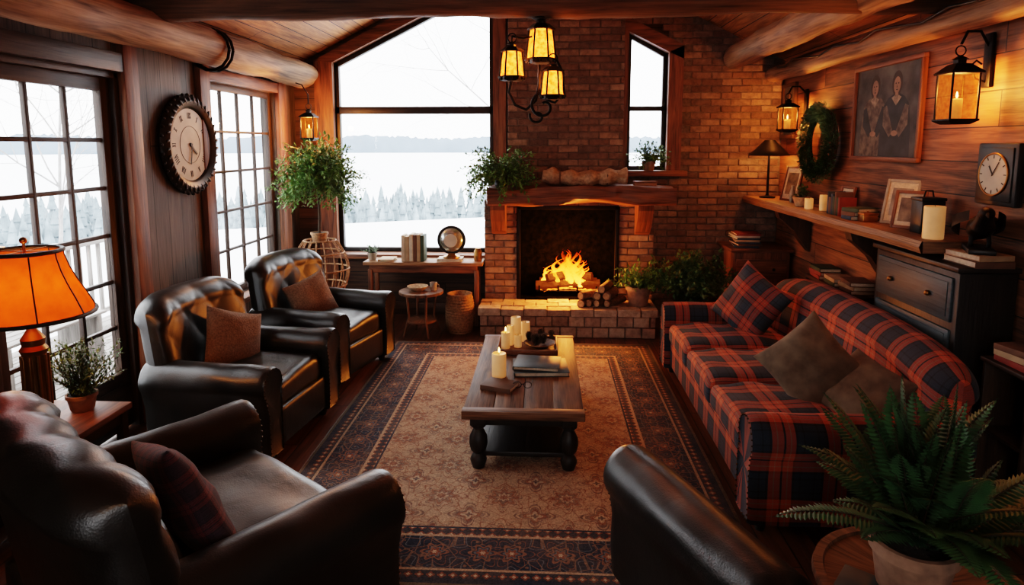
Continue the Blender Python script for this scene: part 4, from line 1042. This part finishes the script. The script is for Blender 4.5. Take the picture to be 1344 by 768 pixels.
for s in(-1,1):
    grid('wing',lambda a,b,s=s:Vector((.05-.24*a,s*(.05+.045*sin(a*pi)),.16+.05*b*(1-a)-.06*a-.05*b*b+.035*sin(b*pi))),10,6,IRON,parent=eg)
    for q in range(4): tube('feather',[(-.02-.03*q,s*.055,.16),(-.1-.035*q,s*.085,.12-.008*q)],.008,IRON,eg)
    tube('leg',[(.0,s*.03,.09),(.02,s*.032,.05),(.01,s*.032,.026)],.009,IRON,eg)
tube('tail',[(-.06,0,.1,1),(-.13,0,.06,1.6),(-.18,0,.045,1.2)],.014,IRON,eg)
def picture(name,y0,y1,z0,z1,fw,fm,cm,figs):
    yc,zc=(y0+y1)/2,(z0+z1)/2; w=y1-y0; h=z1-z0
    e=E(name,(XR-.002,yc,zc),rot=(0,R(-90),0))
    box('frame_top',(fw,w,.035),(h/2-fw/2,0,.0175),fm,parent=e,bevel=.005); box('frame_bottom',(fw,w,.035),(-h/2+fw/2,0,.0175),fm,parent=e,bevel=.005)
    for s in(-1,1): box('frame_side',(h-2*fw,fw,.035),(0,s*(w/2-fw/2),.0175),fm,parent=e,bevel=.005)
    box('canvas',(h-fw,w-fw,.012),(0,0,.008),cm,parent=e,bevel=0)
    for nm,pts,m,z in figs:
        me=bpy.data.meshes.new(nm); me.from_pydata([(p[1]*h,p[0]*w,z) for p in pts],[],[tuple(range(len(pts)))]); fin(nm,me,m,parent=e,smooth=False)
def ell(cx,cy,rx,ry,n=20): return [(cx+rx*cos(t/n*2*pi),cy+ry*sin(t/n*2*pi)) for t in range(n)]
CANV=simple('painting_background',(.060,.058,.050),.6,var=.8,nscale=5); SKIN=simple('painted_skin',(.26,.15,.10),.6,var=.25,nscale=12); DRESS=simple('painted_dark_dress',(.018,.022,.025),.6,var=.6,nscale=9)
SHAWL=simple('painted_shawl',(.10,.075,.055),.6,var=.7,nscale=22); HAIR=simple('painted_hair',(.03,.02,.014),.6,var=.4); LACE=simple('painted_lace',(.24,.18,.13),.6,var=.6,nscale=30)
def fig(cx,s,dr,sh_,dz=0):
    z=.0146+dz
    return [('painted_dress',[(cx-.19*s,-.45),(cx-.18*s,-.15),(cx-.15*s,.06),(cx-.10*s,.13),(cx-.04*s,.165),(cx+.04*s,.165),(cx+.10*s,.13),(cx+.15*s,.06),(cx+.18*s,-.15),(cx+.19*s,-.45)],dr,z),
     ('painted_hair',[(p[0],p[1]) for p in ell(cx,.265,.072,.125)],HAIR,z+.0004),('painted_neck',[(cx-.022,.12),(cx+.022,.12),(cx+.02,.2),(cx-.02,.2)],SKIN,z+.0006),('painted_face',ell(cx,.25,.046,.082),SKIN,z+.0008),
     ('painted_eye',ell(cx-.018,.267,.009,.008,8),HAIR,z+.0010),('painted_eye',ell(cx+.018,.267,.009,.008,8),HAIR,z+.0010),('painted_mouth',ell(cx,.205,.014,.006,8),HAIR,z+.0010),('painted_nose',[(cx-.005,.225),(cx+.007,.225),(cx,.26)],HAIR,z+.0009),
     ('painted_collar',[(cx-.06*s,.13),(cx,.05),(cx+.06*s,.13),(cx+.02,.155),(cx-.02,.155)],LACE,z+.0007),
     ('painted_sleeve',[(cx-.15*s,.04),(cx-.11*s,.06),(cx-.02*s,-.2),(cx-.06*s,-.26),(cx-.15*s,-.14)],sh_,z+.0005),('painted_sleeve',[(cx+.15*s,.04),(cx+.11*s,.06),(cx+.02*s,-.2),(cx+.06*s,-.26),(cx+.15*s,-.14)],sh_,z+.0005),('painted_hands',ell(cx,-.22,.045,.028),SKIN,z+.0009)]
picture('portrait_painting',4.46,5.42,1.78,2.50,.032,W_TRIM,CANV,fig(.17,1.1,SHAWL,DRESS)+fig(-.15,1.15,DRESS,SHAWL,.0015))
picture('small_portrait_painting',6.66,7.02,1.96,2.52,.04,W_DARK,CANV,fig(0,1.6,DRESS,SHAWL))
wr=E('evergreen_wreath',(XR-.065,5.90,1.92),rot=(0,R(-90),0))
tube('ring',[(.27*cos(t/30*2*pi),.27*sin(t/30*2*pi),0) for t in range(30)],.03,STEM,wr,cyclic=True)
V=[];F=[]
for k in range(4800):
    a=random.uniform(0,2*pi); ph=random.uniform(0,2*pi); rr=.085*random.random()**.5
    b=Vector(((.27+rr*cos(ph))*cos(a),(.27+rr*cos(ph))*sin(a),.01+abs(rr*sin(ph))*.9))
    d=Vector((-sin(a),cos(a),0))*.6+Vector((cos(ph)*cos(a),cos(ph)*sin(a),abs(sin(ph))))*.8+Vector([random.uniform(-.5,.5) for _ in range(3)])
    leaf(V,F,b,d,Vector((0,.3,1)).normalized(),.038,.013)
rmesh('evergreen_leaves',V,F,LEAFD,wr)

# ------------------------------------------------------------ foreground plants
rs=E('round_plant_table',(1.24,2.0,0))
lathe('top',[(0,.44),(.31,.44),(.33,.45),(.335,.465),(.33,.485),(.30,.485),(.295,.475),(0,.475)],W_TABLE,parent=rs,seg=48)
lathe('pedestal',[(0,.02),(.05,.02),(.06,.08),(.03,.14),(.035,.3),(.05,.4),(.09,.44),(0,.44)],W_TABLE,parent=rs)
for k in range(3):
    a=k*2.094+.3; tube('foot',[(.02*cos(a),.02*sin(a),.1),(.15*cos(a),.15*sin(a),.08),(.25*cos(a),.25*sin(a),.02)],.02,W_TABLE,rs)
book(None,.15,.11,.02,(1.01,1.97,.487),.9,SLATE,'small_blue_book')
pf=E('potted_fern',(1.17,1.96,.477))
pot(pf,.12,.19,TERRA); foliage(pf,(0.05,.02,.18),64,.48,(25,88),2.0,.075,.020,.0135,LEAFD,fern=True,name='fronds',spread=.06)
pl=E('potted_rosemary',(-2.42,3.14,.519))
pot(pl,.07,.09,TERRA); foliage(pl,(0,0,.08),60,.28,(35,88),1.2,.03,.009,.012,LEAF,name='sprigs',spread=.04)

# ------------------------------------------------------------ exterior
def terr(a,b):
    r=1500*a**3.2; t=b*2*pi
    x=r*cos(t); y=7+r*sin(t)
    k=min(1,max(0,(r-14)/45)); k=k*k*(3-2*k)
    z=-.75-12.6*k
    z+=.25*noise.noise(Vector((x*.12,y*.12,0)))*min(1,r/12)+ (1.2*noise.noise(Vector((x*.02,y*.02,3))) if r<200 else 0)*min(1,r/60)
    return Vector((x,y,z))
grid('snow_ground',terr,90,120,SNOW,closej=True,ang=0)
V=[];F=[]
def tree(x,y,z,h,w,tiers=4):
    for q in range(tiers):
        b=len(V); z0=z+h*(.08+.22*q); z1=min(z+h,z0+h*.42); r=w*(1-q*.21)
        V.append(Vector((x,y,z1)))
        for s in range(7):
            a=s/7*2*pi+q; V.append(Vector((x+r*cos(a)*random.uniform(.8,1.15),y+r*sin(a)*random.uniform(.8,1.15),z0)))
        for s in range(7): F.append((b,b+1+s,b+1+(s+1)%7))
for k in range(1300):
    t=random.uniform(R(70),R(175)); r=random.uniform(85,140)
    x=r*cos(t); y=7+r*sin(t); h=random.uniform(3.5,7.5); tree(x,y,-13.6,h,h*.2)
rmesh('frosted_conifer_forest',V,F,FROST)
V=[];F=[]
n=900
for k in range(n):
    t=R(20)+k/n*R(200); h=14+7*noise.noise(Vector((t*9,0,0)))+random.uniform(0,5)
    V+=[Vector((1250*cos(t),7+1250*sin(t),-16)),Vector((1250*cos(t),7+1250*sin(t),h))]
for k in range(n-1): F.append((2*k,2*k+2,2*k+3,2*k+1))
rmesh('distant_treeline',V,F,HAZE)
br=[]
def branch(p,d,L,r,dep):
    pts=[(p[0],p[1],p[2],r)]; q=Vector(p); dd=Vector(d).normalized(); n=5
    for k in range(n):
        dd=(dd+Vector([random.uniform(-.16,.16) for _ in range(3)])+Vector((0,0,.03))).normalized(); q=q+dd*L/n
        pts.append((q[0],q[1],q[2],r*(1-.55*(k+1)/n)))
        if dep>0 and k>0:
            for _ in range(2 if dep>1 else 1):
                nd_=(dd+Vector([random.uniform(-.9,.9) for _ in range(3)])).normalized()
                branch(q,nd_,L*random.uniform(.42,.6),r*.42,dep-1)
    br.append(pts)
branch((.0,16,-1.2),(-.04,0,1),7.6,.07,3)
tube('bare_tree',br,1.0,TWIG,res=1)
br=[]; branch((-7.6,9.5,-.9),(.05,-.05,1),3.6,.035,3)
tube('bare_tree',br,1.0,TWIG,res=1)
dk=E('porch_deck')
for k in range(15):
    x=-2.98-k*.14; box('deck_board',(.13,6.6,.03),(x,4.2,-.06),W_GREY,parent=dk)
b2('deck_frame',(-5.10,.9,-.8),(-5.03,7.5,-.08),W_GREY,dk)
rl=E('porch_railing')
box('top_rail',(.09,6.6,.05),(-4.93,4.2,.85),W_GREY,parent=rl); box('bottom_rail',(.05,6.6,.05),(-4.93,4.2,.06),W_GREY,parent=rl)
for k in range(44): box('baluster',(.035,.035,.76),(-4.93,.98+k*.15,.45),W_GREY,parent=rl,bevel=.003)
for y in(1,3.2,5.4,7.4): box('post',(.1,.1,.96),(-4.93,y,.44),W_GREY,parent=rl)
bn=E('porch_bench',(-4.2,5.0,-.045)); 
for k in range(4): box('seat_slat',(.09,1.2,.025),(-.15+k*.1,0,.43),W_GREY,parent=bn)
for s in(-1,1): box('leg',(.4,.05,.42),(0,s*.5,.21),W_GREY,parent=bn)

# ------------------------------------------------------------ world, camera
w=bpy.data.worlds.new('overcast_sky'); S.world=w; w.use_nodes=True
nt=w.node_tree; bg=nt.nodes['Background']
tc=nd(nt,'ShaderNodeTexCoord'); nz=nd(nt,'ShaderNodeTexNoise',{'Vector':tc.outputs['Generated'],'Scale':2.5,'Detail':4.0})
lk(nt,ramp(nt,nz.outputs[0],[(.3,(.88,.91,.95)),(.7,(.98,.985,1.0))]),bg.inputs['Color']); bg.inputs['Strength'].default_value=5.2
cam=bpy.data.cameras.new('camera'); co_=bpy.data.objects.new('camera',cam); COL.objects.link(co_)
co_.location=(0,0,1.9); co_.rotation_euler=(R(90-7.37),0,R(2.9))
cam.sensor_width=36; cam.lens=850/1344*36; cam.shift_y=-84/1344; cam.clip_end=4000; cam.clip_start=.05
S.camera=co_
S.view_settings.view_transform='Filmic'
for lk_ in ('High Contrast','Filmic - High Contrast'):
    try: S.view_settings.look=lk_; print('LOOK',lk_); break
    except Exception as ex: print(ex)
S.view_settings.exposure=0.6
